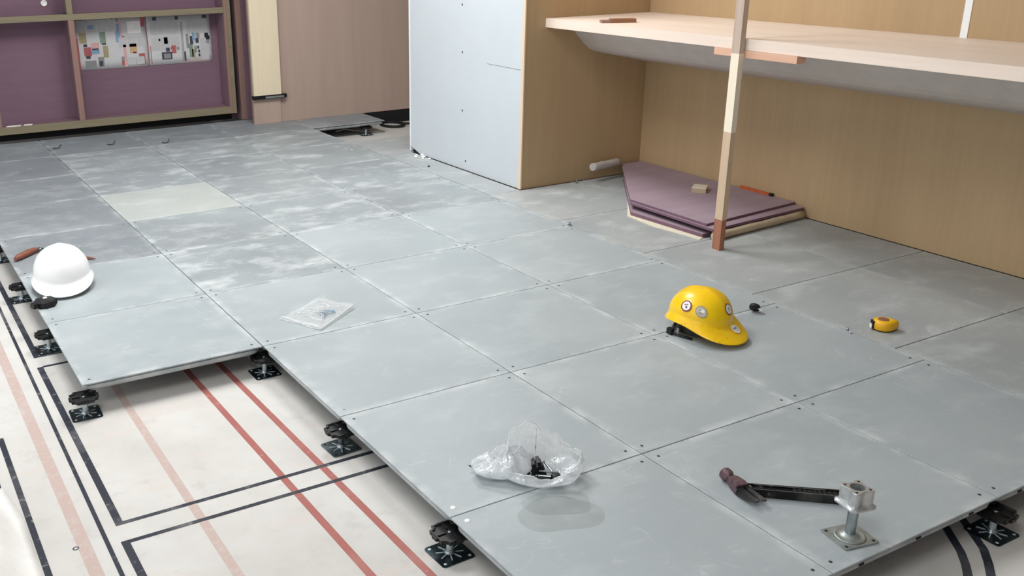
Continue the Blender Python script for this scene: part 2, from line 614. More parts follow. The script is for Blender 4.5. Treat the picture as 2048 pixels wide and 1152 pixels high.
for u in range(-1, 3):
    for v in range(-1, 9):
        if u == -1 and v < 2:
            continue
        kind = 'panel'
        if u == -1 and v >= 4:
            kind = 'panel_k'
        elif v >= 6 and u >= 0:
            kind = 'panel_d'
        elif v >= 4 and u >= 0:
            kind = 'panel_d' if (u + v) % 2 else 'panel_m'
        elif v == 3 and u >= 0:
            kind = 'panel_d' if u == 0 else 'panel'
        if (u, v) == (0, 5):
            kind = 'panel_p'
        if v == 8:
            kind = 'panel_k'
        panel(u, v, kind, v <= 4)
b = MB().mat(M['hole'])
b.box(-0.008, 0.008, -0.001, 0.003, -0.018, -0.013)
slot = b.mesh('edge_slot')
for p in [c for c in floor.children if c.name.startswith('floor_panel') and c.location.y < 0]:
    for x in (-0.2, 0.0, 0.2):
        link('edge_slot', slot, p, (x, -0.2952, 0))
t = NT('damp_mark')  # faint see-through grey ovals on the panel below the bag
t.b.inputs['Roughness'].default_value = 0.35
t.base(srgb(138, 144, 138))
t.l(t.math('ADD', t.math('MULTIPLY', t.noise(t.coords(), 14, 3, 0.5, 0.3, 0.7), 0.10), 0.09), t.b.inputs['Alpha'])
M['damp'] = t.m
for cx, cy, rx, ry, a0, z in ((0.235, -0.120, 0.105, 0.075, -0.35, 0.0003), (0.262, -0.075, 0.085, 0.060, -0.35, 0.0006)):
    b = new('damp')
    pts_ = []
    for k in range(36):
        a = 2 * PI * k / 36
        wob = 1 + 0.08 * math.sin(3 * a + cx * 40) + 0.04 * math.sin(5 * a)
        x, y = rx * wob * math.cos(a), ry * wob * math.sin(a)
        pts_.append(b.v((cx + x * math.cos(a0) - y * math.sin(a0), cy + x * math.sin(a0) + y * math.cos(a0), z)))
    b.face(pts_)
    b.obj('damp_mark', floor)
panel(3, 8, 'panel_k', False)
# second field of panels, shifted, against the alcove and the drywall
for x0, x1 in ((1.803, 2.424), (2.428, 2.846)):
    for y0, y1 in ((-0.612, -0.498), (-0.495, 0.104), (0.108, 0.711), (0.715, 1.311), (1.315, 1.911), (1.915, 2.500)):
        link('floor_panel', panel_mesh((x1 - x0) / 2, (y1 - y0) / 2, 'strip'), floor, ((x0 + x1) / 2, (y0 + y1) / 2, -0.0005))
for y0, y1 in ((2.503, 3.10), (3.103, 3.70)):
    link('floor_panel', panel_mesh(0.098, (y1 - y0) / 2, 'strip'), floor, (1.902, (y0 + y1) / 2, -0.0005))
link('floor_panel', panel_mesh(0.298, 0.24, 'strip'), floor, (2.102, 3.945, -0.0005))


# ------------------------------------------------------------------ walls
b = new('drywall')
b.loft([[Vector((x, y, z)) for y, z in ((2.533, 0.001), (3.60, 0.001), (3.722, 0.036), (3.722, 2.7), (2.533, 2.7))] for x in (2.010, 2.022)])
white = struct(b.obj('wall_right'))
link('baseboard_gap', new('hole').box(2.026, 2.034, 2.54, 3.71, 0.0, 0.12).mesh('backing_strip'), white).name = 'backing_strip'  # near-black strip paints the shade in the gap under the drywall
new('bead').box(2.0065, 2.023, 3.715, 3.7235, 0.003, 2.7).obj('corner_bead', white, 0.001)
b = MB().mat(M['hole'])
mt = Matrix.Rotation(PI / 2, 4, 'Y')
b.lathe([(0.0055, -0.001), (0.0045, 0.0012)], 10, mt)
ws = b.mesh('drywall_screw')
for y, z in ((3.114, 0.94), (3.109, 0.679), (3.104, 0.347), (3.066, 0.055)):
    link('drywall_screw', ws, white, (2.0096, y, z))
new('grey_print').box(2.0095, 2.0102, -0.166, 0.166, -0.0012, 0.0012).obj('pencil_line', white, loc=(0, 2.69, 0.638), rot=(0.006, 0, 0))
struct(new('greywall').box(-3.2, 3.4, 6.25, 6.4, -0.1, 3.0).obj('wall_back'))
struct(new('greywall').box(-3.2, 3.4, -3.2, -3.05, -0.1, 3.0).obj('wall_front'))  # unseen wall behind the camera, added to hold back world light
struct(new('greywall').box(2.90, 3.4, -3.05, 6.25, -0.1, 3.0).obj('wall_side'))
struct(new('drywall').box(-3.2, 3.4, -3.2, 6.4, 3.0, 3.1).obj('ceiling'))  # out of view, added to block world light from above

# ------------------------------------------------------------------ plywood alcove with counter shelf
alc = thing('plywood_alcove', 'tan plywood alcove lining around the counter shelf on the right', 'alcove', (2.43, 2.0, 0))
L = alc.location
P_ = lambda x, y, z=0: (x - L.x, y - L.y, z - L.z)
new('plyw').box(2.014 - L.x, 2.87 - L.x, 2.510 - L.y, 2.530 - L.y, 0.001, 2.5).obj('side_panel', alc)
new('plyedge').box(2.006 - L.x, 2.0138 - L.x, 2.508 - L.y, 2.532 - L.y, 0.001, 2.5).obj('edge_strip', alc)['label'] = 'pale front edge strip'
new('plyw').box(2.852 - L.x, 2.872 - L.x, -1.0 - L.y, 2.5095 - L.y, 0.001, 2.5).obj('back_panel', alc)
new('bead').box(2.8495 - L.x, 2.8518 - L.x, 0.694 - L.y, 0.724 - L.y, 0.893, 2.4).obj('seam_strip', alc)['label'] = 'white strip on the upper back panel'

shelf = thing('counter_shelf', 'long pale counter shelf with a grey sloping underside in the alcove', 'shelf', (2.49, 1.0, 0.85))
L2 = shelf.location
new('shelf').box(2.138 - L2.x, 2.851 - L2.x, -1.0 - L2.y, 2.509 - L2.y, 0.0005, 0.046).obj('top_board', shelf, 0.0015)
b = new('soffit')
prof = [(2.318, 0.850), (2.325, 0.826), (2.35, 0.798), (2.38, 0.770), (2.41, 0.743), (2.44, 0.722), (2.48, 0.706), (2.53, 0.695), (2.60, 0.681), (2.72, 0.656), (2.8515, 0.630), (2.8515, 0.850)]
b.loft([[Vector((x - L2.x, y - L2.y, z - L2.z)) for x, z in prof] for y in (2.509, -1.0)])
b.obj('sloping_underside', shelf)['label'] = 'grey sloping underside board'

# brown block lying on the shelf
o = thing('wood_offcut', 'short brown wood offcut lying on the pale counter shelf', 'wood', (2.24, 2.085, 0.8965), -0.45)
new('brown').box(-0.028, 0.095, -0.024, 0.024, 0, 0.018).obj('block', o, 0.001)
new('tanedge').box(-0.075, -0.0285, -0.022, 0.022, 0, 0.013).obj('pale_end', o, 0.001)['label'] = 'paler split end'

# wooden prop post in front of the shelf
post = thing('prop_post', 'upright wooden prop post in front of the counter shelf', 'post', (2.118, 1.192, 0), 0.0)
for nm, m, z0, z1, lab in (('foot_section', 'post_foot', 0.0, 0.135, 'red-brown foot section'), ('lower_section', 'post_mid', 0.1352, 0.515, None), ('middle_section', 'post_pale', 0.5152, 0.838, 'pale cream section'), ('upper_section', 'post_up', 0.8382, 1.30, 'greyed upper section')):
    o = new(m).box(-0.014, 0.014, -0.021, 0.021, z0, z1).obj(nm, post, 0.0012)
    if lab:
        o['label'] = lab
bt = tag(new('batten').box(0.0, 0.05, -0.225, 0.2, 0, 0.029).obj('batten', None, 0.0015, loc=(2.1335, 1.135, 0.8208)), 'short salmon wooden batten held under the shelf edge behind the post', 'batten')

# ------------------------------------------------------------------ pile of purple boards in the alcove
tag(new('paper').prism([(2.15, 1.33), (2.12, 1.60), (2.14, 1.80), (2.30, 1.98), (2.5, 2.2), (2.6, 1.5)], 0.0, 0.0025).obj('packing_sheet', None), 'cream packing sheet poking out under the purple board pile', 'paper')


def board(name, poly, z0, z1, lab):
    b = MB().mat(M['purple_edge'])
    b.prism(poly, z0, z1)
    bmesh.ops.recalc_face_normals(b.bm, faces=b.bm.faces)
    b.mat(M['purple_pile'])
    for f in b.bm.faces:
        if f.normal.z > 0.9:
            f.material_index = b.cur
    c = (sum(p[0] for p in poly) / len(poly), sum(p[1] for p in poly) / len(poly), z0)
    for v in b.bm.verts:
        v.co -= Vector(c)
    return tag(b.obj(name, None, loc=c), lab, 'board', 'purple boards piled in the alcove')


board('purple_board', [(2.180, 1.345), (2.160, 1.80), (2.62, 2.38), (2.835, 2.38), (2.835, 1.345)], 0.003, 0.019, 'lowest purple board of the pile in the alcove, flat on the floor')
board('purple_board', [(2.190, 1.295), (2.195, 1.845), (2.66, 2.42), (2.84, 2.42), (2.84, 1.34)], 0.0405, 0.052, 'middle purple board of the pile in the alcove')
board('purple_board', [(2.200, 1.345), (2.205, 1.86), (2.70, 2.49), (2.845, 2.49), (2.845, 1.40)], 0.0525, 0.064, 'topmost purple board of the pile, carrying a small cardboard block')


def roll(name, m, a, c, r, lab):
    o = thing(name, lab, 'roll', a)
    d = Vector(c) - Vector(a)
    rings = []
    n = 14
    z = d.normalized()
    x = z.cross(Vector((0, 0, 1))).normalized()
    y = z.cross(x)
    b = new(m)
    path = [d * (i / 10) for i in range(11)]
    for i, p in enumerate(path):
        rr = r * (1 + 0.05 * math.sin(i * 2.1))
        rings.append([p + (x * math.cos(2 * PI * k / n) + y * math.sin(2 * PI * k / n)) * rr * (1 + 0.04 * math.sin(3 * k + i)) for k in range(n)])
    b.loft(rings, smooth=True)
    b.obj('tube', o)
    b = new('paper')
    b.loft([[d * 1.0 + z * 0.0006 + (x * math.cos(2 * PI * k / n) + y * math.sin(2 * PI * k / n)) * rr for k in range(n)] for rr in (r * 0.95, r * 0.55)], cap0=False, cap1=False)
    b.obj('end_face', o)
    return o


roll('packing_roll', 'roll', (2.195, 1.290, 0.0195), (2.825, 1.335, 0.0195), 0.0185, 'long tan packing roll under the near edge of the board pile')
roll('packing_roll', 'rollg', (2.44, 2.436, 0.0865), (2.655, 2.470, 0.0865), 0.021, 'grey packing roll on the far end of the board pile')
o = thing('cardboard_block', 'small cardboard block on the topmost purple board', 'block', (2.615, 1.80, 0.0643), 0.65)
new('card').box(-0.045, 0.045, -0.035, 0.035, 0, 0.022).obj('box_body', o, 0.001)
new('paper').box(-0.045, 0.045, -0.035, 0.035, 0.0222, 0.0242).obj('top_flap', o)
o = thing('orange_stick', 'orange handled stick lying against the back of the alcove', 'tool', (2.838, 1.67, 0.0645), PI / 2)
new('orange').box(-0.12, 0.07, -0.006, 0.006, 0, 0.012).obj('shaft', o, 0.002)
new('hole').box(-0.14, -0.1205, -0.0065, 0.0065, 0, 0.014).obj('tip', o, 0.001)

# ------------------------------------------------------------------ purple cabinet, left background
YC = 5.42
cab = thing('purple_cabinet', 'unfinished purple cabinet with raw wood frame at the back left', 'cabinet', (0.4, YC, 0))
CX = 0.4


def cpart(name, m, x0, x1, y0, y1, z0, z1, bev=0.001):
    return new(m).box(x0 - CX, x1 - CX, y0 - YC, y1 - YC, z0, z1).obj(name, cab, bev)


cpart('back_board', 'purple_in', -1.0, 1.45, 5.60, 5.615, 0.06, 2.2)
cpart('bottom_board', 'purple', -1.0, 1.40, 5.442, 5.598, 0.075, 0.105)
cpart('kick_board', 'hole', -1.0, 1.44, 5.50, 5.515, 0.0, 0.055)
cpart('bottom_rail', 'olive', -1.0, 1.404, YC, 5.44, 0.056, 0.107)['label'] = 'raw olive bottom rail'
cpart('middle_rail', 'olive', -1.0, 1.404, YC, 5.44, 0.792, 0.832)['label'] = 'raw olive middle rail'
cpart('middle_shelf', 'purple', -1.0, 1.404, 5.442, 5.598, 0.798, 0.826)
cpart('mullion', 'tanedge', 0.296, 0.334, YC, 5.44, 0.108, 0.791)['label'] = 'raw tan upright'
cpart('mullion', 'olive', 0.296, 0.334, YC, 5.44, 0.833, 2.2)
cpart('divider', 'purple', 0.304, 0.326, 5.442, 5.598, 0.108, 0.790)
cpart('divider', 'purple', 0.304, 0.326, 5.442, 5.598, 0.833, 2.2)
cpart('right_stile', 'tanedge', 1.405, 1.425, YC, 5.44, 0.056, 2.2)
cpart('right_stile', 'olive', 1.4255, 1.455, YC - 0.004, 5.44, 0.056, 2.2)['label'] = 'raw olive right stile'
cpart('side_board', 'purple', 1.405, 1.425, 5.442, 5.598, 0.06, 2.2)
cpart('left_stile', 'tanedge', -0.26, -0.222, YC - 0.002, 5.44, 0.108, 0.791)
b = MB().mat(M['white'])
mt = Matrix.Translation((0.185 - CX, 5.597 - YC, 0.90)) @ Matrix.Rotation(PI / 2, 4, 'X')
b.lathe([(0.022, -0.002), (0.021, 0.006), (0.013, 0.008), (0.011, 0.002)], 18, mt)
b.obj('cable_grommet', cab)
# second carcass: stile right of the dark gap
st = thing('cabinet_side', 'tan and purple cabinet side between the dark gap and cream board', 'cabinet', (1.54, YC, 0))
new('tanedge').box(-0.046, -0.004, 0, 0.02, 0, 2.2).obj('edge_strip', st, 0.001)
new('purple').box(-0.0035, 0.05, -0.003, 0.02, 0, 2.2).obj('side_board', st, 0.001)
new('purple').box(-0.046, 0.05, 0.021, 0.3, 0, 2.2).obj('carcass', st)

# newspaper pages on the cabinet back
blk = {'T': 'text_grey', 'D': 'dark_print', 'R': 'red_print', 'O': 'orange_print', 'B': 'blue_print', 'G': 'green_print', 'Y': 'ochre_print', 'P': 'pink_print', 'S': 'grey_print', 'W': 'white', 'K': 'hole', 'M': 'maroon'}


def page(name, lab, x0, x1, z0, z1, y, prints):
    o = thing(name, lab, 'newspaper', (x0, y, z0), 0, 'newspaper pages in the purple cabinet')
    W, H = x1 - x0, z1 - z0
    b = new('news')
    nx, nz = 12, 6
    rings = []
    grid = []
    for j in range(nz + 1):
        for_y = []
        for i in range(nx + 1):
            for_y.append(b.v((W * i / nx, -0.002 * abs(math.sin(i * 0.9 + j * 0.4)), H * j / nz)))
        grid.append(for_y)
    for j in range(nz):
        for i in range(nx):
            b.face([grid[j][i], grid[j][i + 1], grid[j + 1][i + 1], grid[j + 1][i]], True)
    sh = b.obj('sheet', o)
    md = sh.modifiers.new('solid', 'SOLIDIFY')
    md.thickness = 0.0006
    b = MB()
    for k, (c, ax, az, bx, bz) in enumerate(prints):
        b.mat(M[blk[c]])
        yy = -0.0032 - 0.00015 * (k % 5)
        V = [b.v((W * p, yy, H * q)) for p, q in ((ax, az), (bx, az), (bx, bz), (ax, bz))]
        b.face(V)
    b.obj('printing', o)
    return o


def cols(x0, x1, z0, z1, n):
    r = []
    w_ = (x1 - x0) / n
    for i in range(n):
        r.append(('T', x0 + i * w_ + 0.004, z0, x0 + (i + 1) * w_ - 0.008, z1))
    return r


page('newspaper_page', 'colour newspaper page with a red left margin taped in the purple cabinet', 0.352, 0.868, 0.43, 0.790, 5.5985,
     cols(0.05, 0.6, 0.72, 0.95, 4) + cols(0.6, 0.98, 0.4, 0.6, 3) + cols(0.7, 0.95, 0.05, 0.2, 2) +
     [('R', 0.0, 0.02, 0.055, 0.62), ('P', 0.0, 0.62, 0.045, 0.95), ('Y', 0.075, 0.52, 0.17, 0.72), ('D', 0.12, 0.45, 0.17, 0.5), ('R', 0.12, 0.27, 0.22, 0.44), ('D', 0.14, 0.22, 0.2, 0.27), ('S', 0.12, 0.02, 0.27, 0.18),
      ('B', 0.22, 0.30, 0.33, 0.38), ('P', 0.22, 0.40, 0.33, 0.52), ('D', 0.23, 0.38, 0.32, 0.41), ('G', 0.35, 0.5, 0.43, 0.72), ('D', 0.37, 0.47, 0.43, 0.53), ('Y', 0.38, 0.22, 0.45, 0.45), ('S', 0.3, 0.05, 0.38, 0.24), ('D', 0.31, 0.06, 0.36, 0.16),
      ('B', 0.2, 0.78, 0.29, 0.86), ('D', 0.285, 0.74, 0.31, 0.87), ('B', 0.57, 0.5, 0.64, 0.86), ('P', 0.63, 0.5, 0.66, 0.95), ('M', 0.66, 0.55, 0.69, 0.62), ('W', 0.74, 0.66, 0.93, 0.9),
      ('K', 0.80, 0.72, 0.90, 0.76), ('K', 0.85, 0.69, 0.91, 0.84), ('K', 0.77, 0.74, 0.80, 0.81), ('K', 0.78, 0.79, 0.87, 0.82), ('P', 0.66, 0.02, 0.70, 0.45), ('O', 0.75, 0.28, 0.85, 0.46), ('M', 0.79, 0.27, 0.84, 0.30), ('R', 0.87, 0.04, 0.955, 0.26), ('S', 0.62, 0.04, 0.68, 0.22),
      ('R', 0.62, 0.05, 0.66, 0.13), ('R', 0.93, 0.78, 0.99, 0.97), ('G', 0.55, 0.9, 0.62, 0.97), ('D', 0.53, 0.86, 0.545, 0.97)])
page('newspaper_page', 'grey newspaper page with black photographs, right one in the purple cabinet', 0.874, 1.352, 0.432, 0.784, 5.5985,
     cols(0.05, 0.5, 0.62, 0.9, 4) + cols(0.05, 0.5, 0.3, 0.55, 3) + cols(0.62, 0.95, 0.6, 0.9, 4) + cols(0.82, 0.96, 0.05, 0.5, 1) +
     [('P', 0.0, 0.02, 0.012, 0.5), ('R', 0.03, 0.02, 0.04, 0.4), ('D', 0.1, 0.9, 0.16, 0.97), ('D', 0.45, 0.9, 0.5, 0.97), ('S', 0.3, 0.8, 0.35, 0.86), ('D', 0.88, 0.9, 0.95, 0.97), ('G', 0.08, 0.3, 0.11, 0.44),
      ('S', 0.17, 0.48, 0.2, 0.53), ('Y', 0.25, 0.42, 0.31, 0.56), ('D', 0.20, 0.10, 0.36, 0.25), ('S', 0.23, 0.12, 0.34, 0.22), ('D', 0.27, 0.26, 0.33, 0.34), ('R', 0.36, 0.22, 0.43, 0.38), ('M', 0.38, 0.24, 0.41, 0.33), ('P', 0.34, 0.3, 0.38, 0.35), ('S', 0.44, 0.28, 0.48, 0.34),
      ('S', 0.525, 0.05, 0.535, 0.85), ('S', 0.545, 0.05, 0.555, 0.85), ('D', 0.55, 0.05, 0.58, 0.24), ('S', 0.6, 0.3, 0.64, 0.6), ('G', 0.64, 0.12, 0.7, 0.4), ('D', 0.66, 0.38, 0.71, 0.55), ('B', 0.7, 0.45, 0.74, 0.62), ('D', 0.75, 0.4, 0.8, 0.5), ('S', 0.76, 0.5, 0.82, 0.62), ('Y', 0.68, 0.1, 0.73, 0.28),
      ('D', 0.78, 0.12, 0.81, 0.18), ('D', 0.78, 0.2, 0.81, 0.26), ('D', 0.77, 0.28, 0.8, 0.34), ('G', 0.72, 0.2, 0.76, 0.34), ('K', 0.9, 0.5, 0.96, 0.6), ('K', 0.92, 0.46, 0.98, 0.54), ('S', 0.92, 0.38, 0.97, 0.46), ('P', 0.6, 0.04, 0.95, 0.06)])
for x, zz, wv, lab in ((-0.145, 0.108, 0.05, 'left of two white paper scraps on the bottom rail of the purple cabinet'), (-0.052, 0.108, 0.030, 'right of two white paper scraps on the bottom rail of the purple cabinet')):
    b = new('white')
    b.prism([(-wv, -0.008), (wv * 0.8, -0.012), (wv, 0.006), (-wv * 0.7, 0.01)], 0, 0.006)
    tag(b.obj('paper_scrap', None, 0.001, loc=(x, 5.434, zz)), lab, 'scrap', 'scraps on the cabinet bottom rail')

# ------------------------------------------------------------------ brown plywood board and cream board
bp_ = thing('plywood_board', 'large pinkish brown plywood board standing behind the raised floor', 'board', (2.2, 5.18, 0.0008))
new('brown_ply').box(-0.70, 0.65, -0.009, 0.009, 0, 2.3).obj('face_sheet', bp_, 0.001)
new('tanedge').box(-0.70, 0.65, 0.0095, 0.03, 0, 2.3).obj('backing', bp_)
new('hole').box(0.215, 0.65, -0.004, 0.008, -0.1002, -0.002).obj('kick_board', bp_)['label'] = 'black kick board in the gap'  # black strip paints the unlit gap under the board
cr = thing('cream_board', 'narrow cream board standing upright beside the purple cabinet', 'board', (1.602, 5.145, 0.0))
new('cream').box(-0.106, 0.108, -0.012, 0.012, 0.213, 2.3).obj('plank', cr, 0.002)
new('black').box(-0.115, 0.15, -0.016, 0.016, 0.186, 0.2125).obj('shoe', cr, 0.003)['label'] = 'black shoe under the cream plank'
new('worn_zinc').box(-0.02, 0.125, -0.0185, -0.0165, 0.190, 0.204).obj('shoe_plate', cr)
new('brown_ply').box(-0.106, 0.108, 0.012, 0.0255, 0.0006, 0.1855).obj('lower_filler', cr)

# ------------------------------------------------------------------ pedestals
def cross(w, c):
    """square of half-width w with notched corners"""
    P = []
    for sx, sy, sw in ((1, 1, 0), (-1, 1, 1), (-1, -1, 0), (1, -1, 1)):
        q = [(w * sx, (w - c) * sy), ((w - c * 0.45) * sx, (w - c) * sy), ((w - c) * sx, (w - c * 0.45) * sy), ((w - c) * sx, w * sy)]
        P += q if not sw else q[::-1]
    return P


def stud(b, z0, z1, r, pitch=0.0035, n=12):
    prof = []
    z = z0
    while z < z1:
        prof += [(r, z), (r * 0.86, z + pitch / 2)]
        z += pitch
    prof.append((r, z1))
    b.lathe(prof, n)
    return b


def pedestal_parts(root, plate_m='zincp', plate_half=0.046, h=0.0640):
    # root at the screed; heads carry the panel underside
    b = MB().mat(M[plate_m])
    b.prism(rounded(plate_half, plate_half, 0.008, 3), 0.0, 0.0025)
    pl = b.obj('base_plate', root)
    b = MB().mat(M['bright'])
    for k in range(8):
        a = PI / 8 + k * PI / 4
        c, s_ = math.cos(a), math.sin(a)
        rot = Matrix.Rotation(a, 3, 'Z')
        b.box(0.011, 0.034, -0.0012, 0.0012, 0.0025, 0.0042, rot)
    b.obj('rib', pl)
    for sx in (-1, 1):
        for sy in (-1, 1):
            b = MB().mat(M['bright' if plate_m == 'zincp' else 'hole'])
            b.lathe([(0.0042, 0.0025), (0.0042, 0.0031), (0.002, 0.0031)], 10)
            bo = b.obj('fixing_hole', pl, loc=(sx * (plate_half - 0.011), sy * (plate_half - 0.011), 0))
    b = MB().mat(M['zinc'])
    b.lathe([(0.016, 0.0025), (0.0125, 0.006), (0.0105, 0.012), (0.0105, 0.013)], 14)
    b.obj('collar', pl)
    b = MB().mat(M['bright' if plate_m != 'zincd' else 'zincd'])
    stud(b, 0.0125, h - 0.019, 0.0085)
    b.obj('threaded_stud', root)
    b = MB().mat(M['zinc'])
    b.prism([(0.015 * math.cos(k * PI / 3), 0.015 * math.sin(k * PI / 3)) for k in range(6)], h - 0.0225, h - 0.0166)
    b.obj('lock_nut', root, 0.0008)
    # head
    b = MB().mat(M['black'])
    cr1 = [Vector((x, y, h - 0.0165)) for x, y in cross(0.030, 0.012)]
    cr2 = [Vector((x, y, h - 0.012)) for x, y in cross(0.040, 0.014)]
    cr3 = [Vector((x, y, h - 0.001)) for x, y in cross(0.041, 0.014)]
    cr4 = [Vector((x, y, h - 0.001)) for x, y in cross(0.037, 0.014)]
    cr5 = [Vector((x, y, h - 0.005)) for x, y in cross(0.035, 0.014)]
    b.loft([cr1, cr2, cr3, cr4, cr5])
    hd = b.obj('head', root)
    b = MB().mat(M['black'])
    for k in range(4):
        rot = Matrix.Rotation(k * PI / 2, 3, 'Z')
        b.box(0.012, 0.034, -0.002, 0.002, h - 0.0049, h - 0.0015, rot)
        b.box(0.0395, 0.045, -0.010, 0.010, h - 0.011, h - 0.003, rot)
    b.obj('rib', hd)
    b = MB().mat(M['zinc'])
    b.lathe([(0.006, h - 0.0049), (0.0055, h - 0.0025), (0.0025, h - 0.002)], 10)
    b.obj('centre_screw', hd)
    return root


ped = thing('pedestal', 'x', 'pedestal', (0.0, 0.0, SUB + 0.0003), 0.0, 'adjustable pedestals under the raised floor edge')
pedestal_parts(ped)
PLAB = [(0.0, 0.0, 0.03, 'nearest black headed floor pedestal, at the bottom edge below the milky bag'),
        (-0.6, 1.2, -0.04, 'black headed pedestal under the front left corner of the panel with white hat'),
        (-0.6, 1.8, 0.05, 'black headed pedestal left of the panel edge, first one below the white hat'),
        (-0.6, 2.4, 0.0, 'black headed pedestal left of the panel edge, level with the white hat'),
        (-0.6, 3.0, 0.1, 'farthest visible pedestal, cut by the left picture edge above the white hat'),
        (0.0, 1.2, 0.0, 'pedestal in the dark inner corner where the floor edge steps back'),
        (1.2, -0.6, 0.0, 'black headed pedestal under the floor edge at the bottom right')]
for i, (x, y, rz, lab) in enumerate(PLAB):
    o = ped if i == 0 else copy_tree(ped)
    o.location = (x, y, SUB + 0.0003)
    o.rotation_euler = (0, 0, rz)
    o['label'] = lab
o = thing('pedestal', 'dull worn pedestal halfway along the floor edge, beside the crossing black lines', 'pedestal', (0.0, 0.6, SUB + 0.0003), 0.04, 'adjustable pedestals under the raised floor edge')
pedestal_parts(o, 'zincd')
o = copy_tree(ped)
o.location = (2.252, 4.83, SUB + 0.0003)
o.rotation_euler = (0, 0, 0)
o['label'] = 'distant pedestal holding the single raised panel below the brown board'

# pedestal standing on the panel, cast aluminium head
p2 = thing('pedestal', 'grey cast metal pedestal standing on the panel at the end of the hammer', 'pedestal', (0.745, -0.527, 0.0003), -0.2, 'loose pedestals on top of the floor')
b = new('worn_zinc')
b.prism(rounded(0.047, 0.042, 0.005, 3), 0, 0.003)
pl = b.obj('base_plate', p2)
b = new('worn_zinc')
b.lathe([(0.036, 0.003), (0.033, 0.0055), (0.030, 0.0055), (0.026, 0.0035), (0.018, 0.0065), (0.012, 0.012)], 24)
b.obj('raised_ring', pl)
for sx in (-1, 1):
    for sy in (-1, 1):
        b = new('hole')
        b.lathe([(0.004, 0.003), (0.004, 0.0034), (0.001, 0.0034)], 10)
        b.obj('fixing_hole', pl, loc=(sx * 0.037, sy * 0.033, 0))
b = MB().mat(M['zinc'])
stud(b, 0.010, 0.088, 0.0118)
b.obj('threaded_stud', p2)
b = new('hole')
b.lathe([(0.0145, 0.0815), (0.0145, 0.086)], 12)
b.obj('lock_nut', p2)


def lobed(rb, rl, n=48, sharp=6):
    P = []
    for k in range(n):
        a = 2 * PI * k / n
        f = max(0, math.cos(2 * (a - PI / 4))) ** 1.5
        f = 0.5 + 0.5 * math.cos(4 * (a - PI / 4))
        f = f ** 1.3
        r = rb + (rl - rb) * f
        P.append((r * math.cos(a), r * math.sin(a)))
    return P


b = new('cast')
n = 48
out = lobed(0.0222, 0.0355)
fl = [(x, y) for x, y in rounded(0.036, 0.036, 0.006, 11)]
fl = [(0.0345 * max(-1, min(1, 1.25 * math.cos(2 * PI * k / n))), 0.0345 * max(-1, min(1, 1.25 * math.sin(2 * PI * k / n)))) for k in range(n)]
hole = [(0.0165 * math.cos(2 * PI * k / n), 0.0165 * math.sin(2 * PI * k / n)) for k in range(n)]
ring = lambda P, z: [Vector((x, y, z)) for x, y in P]
b.loft([ring(fl, 0.0865), ring(fl, 0.0905), ring([(x * 1.06, y * 1.06) for x, y in out], 0.0935), ring(out, 0.098), ring(out, 0.1285), ring([(x * 0.96, y * 0.96) for x, y in out], 0.130), ring(hole, 0.130), ring(hole, 0.103)])
hd = b.obj('head', p2)
for k in range(4):
    a = PI / 4 + k * PI / 2
    b = new('hole')
    b.lathe([(0.0032, 0.1301), (0.0032, 0.1304), (0.001, 0.1304)], 10)
    b.obj('screw_hole', hd, loc=(0.0262 * math.cos(a), 0.0262 * math.sin(a), 0))
b = new('hole')
b.lathe([(0.0162, 0.1035), (0.0162, 0.1038), (0.001, 0.1038)], 16)
b.obj('bore', hd)

# loose black pedestal head on the floor by the white hat
o = thing('loose_cap', 'loose black plastic pedestal head on the panel in front of the white hat', 'fitting', (-0.566, 1.988, 0.0003), 0.35, 'loose fittings on the panels')
b = new('black')
b.loft([[Vector((x, y, z)) for x, y in cross(w_, 0.014)] for w_, z in ((0.032, 0), (0.036, 0.006), (0.036, 0.022), (0.031, 0.028), (0.016, 0.030))])
b.obj('cap', o)
new('black').box(-0.056, -0.030, -0.014, 0.012, 0.004, 0.022).obj('side_lug', o, 0.003)
b = new('white')
b.lathe([(0.009, 0.0301), (0.007, 0.034), (0.002, 0.036)], 10)
b.obj('centre_screw', o)


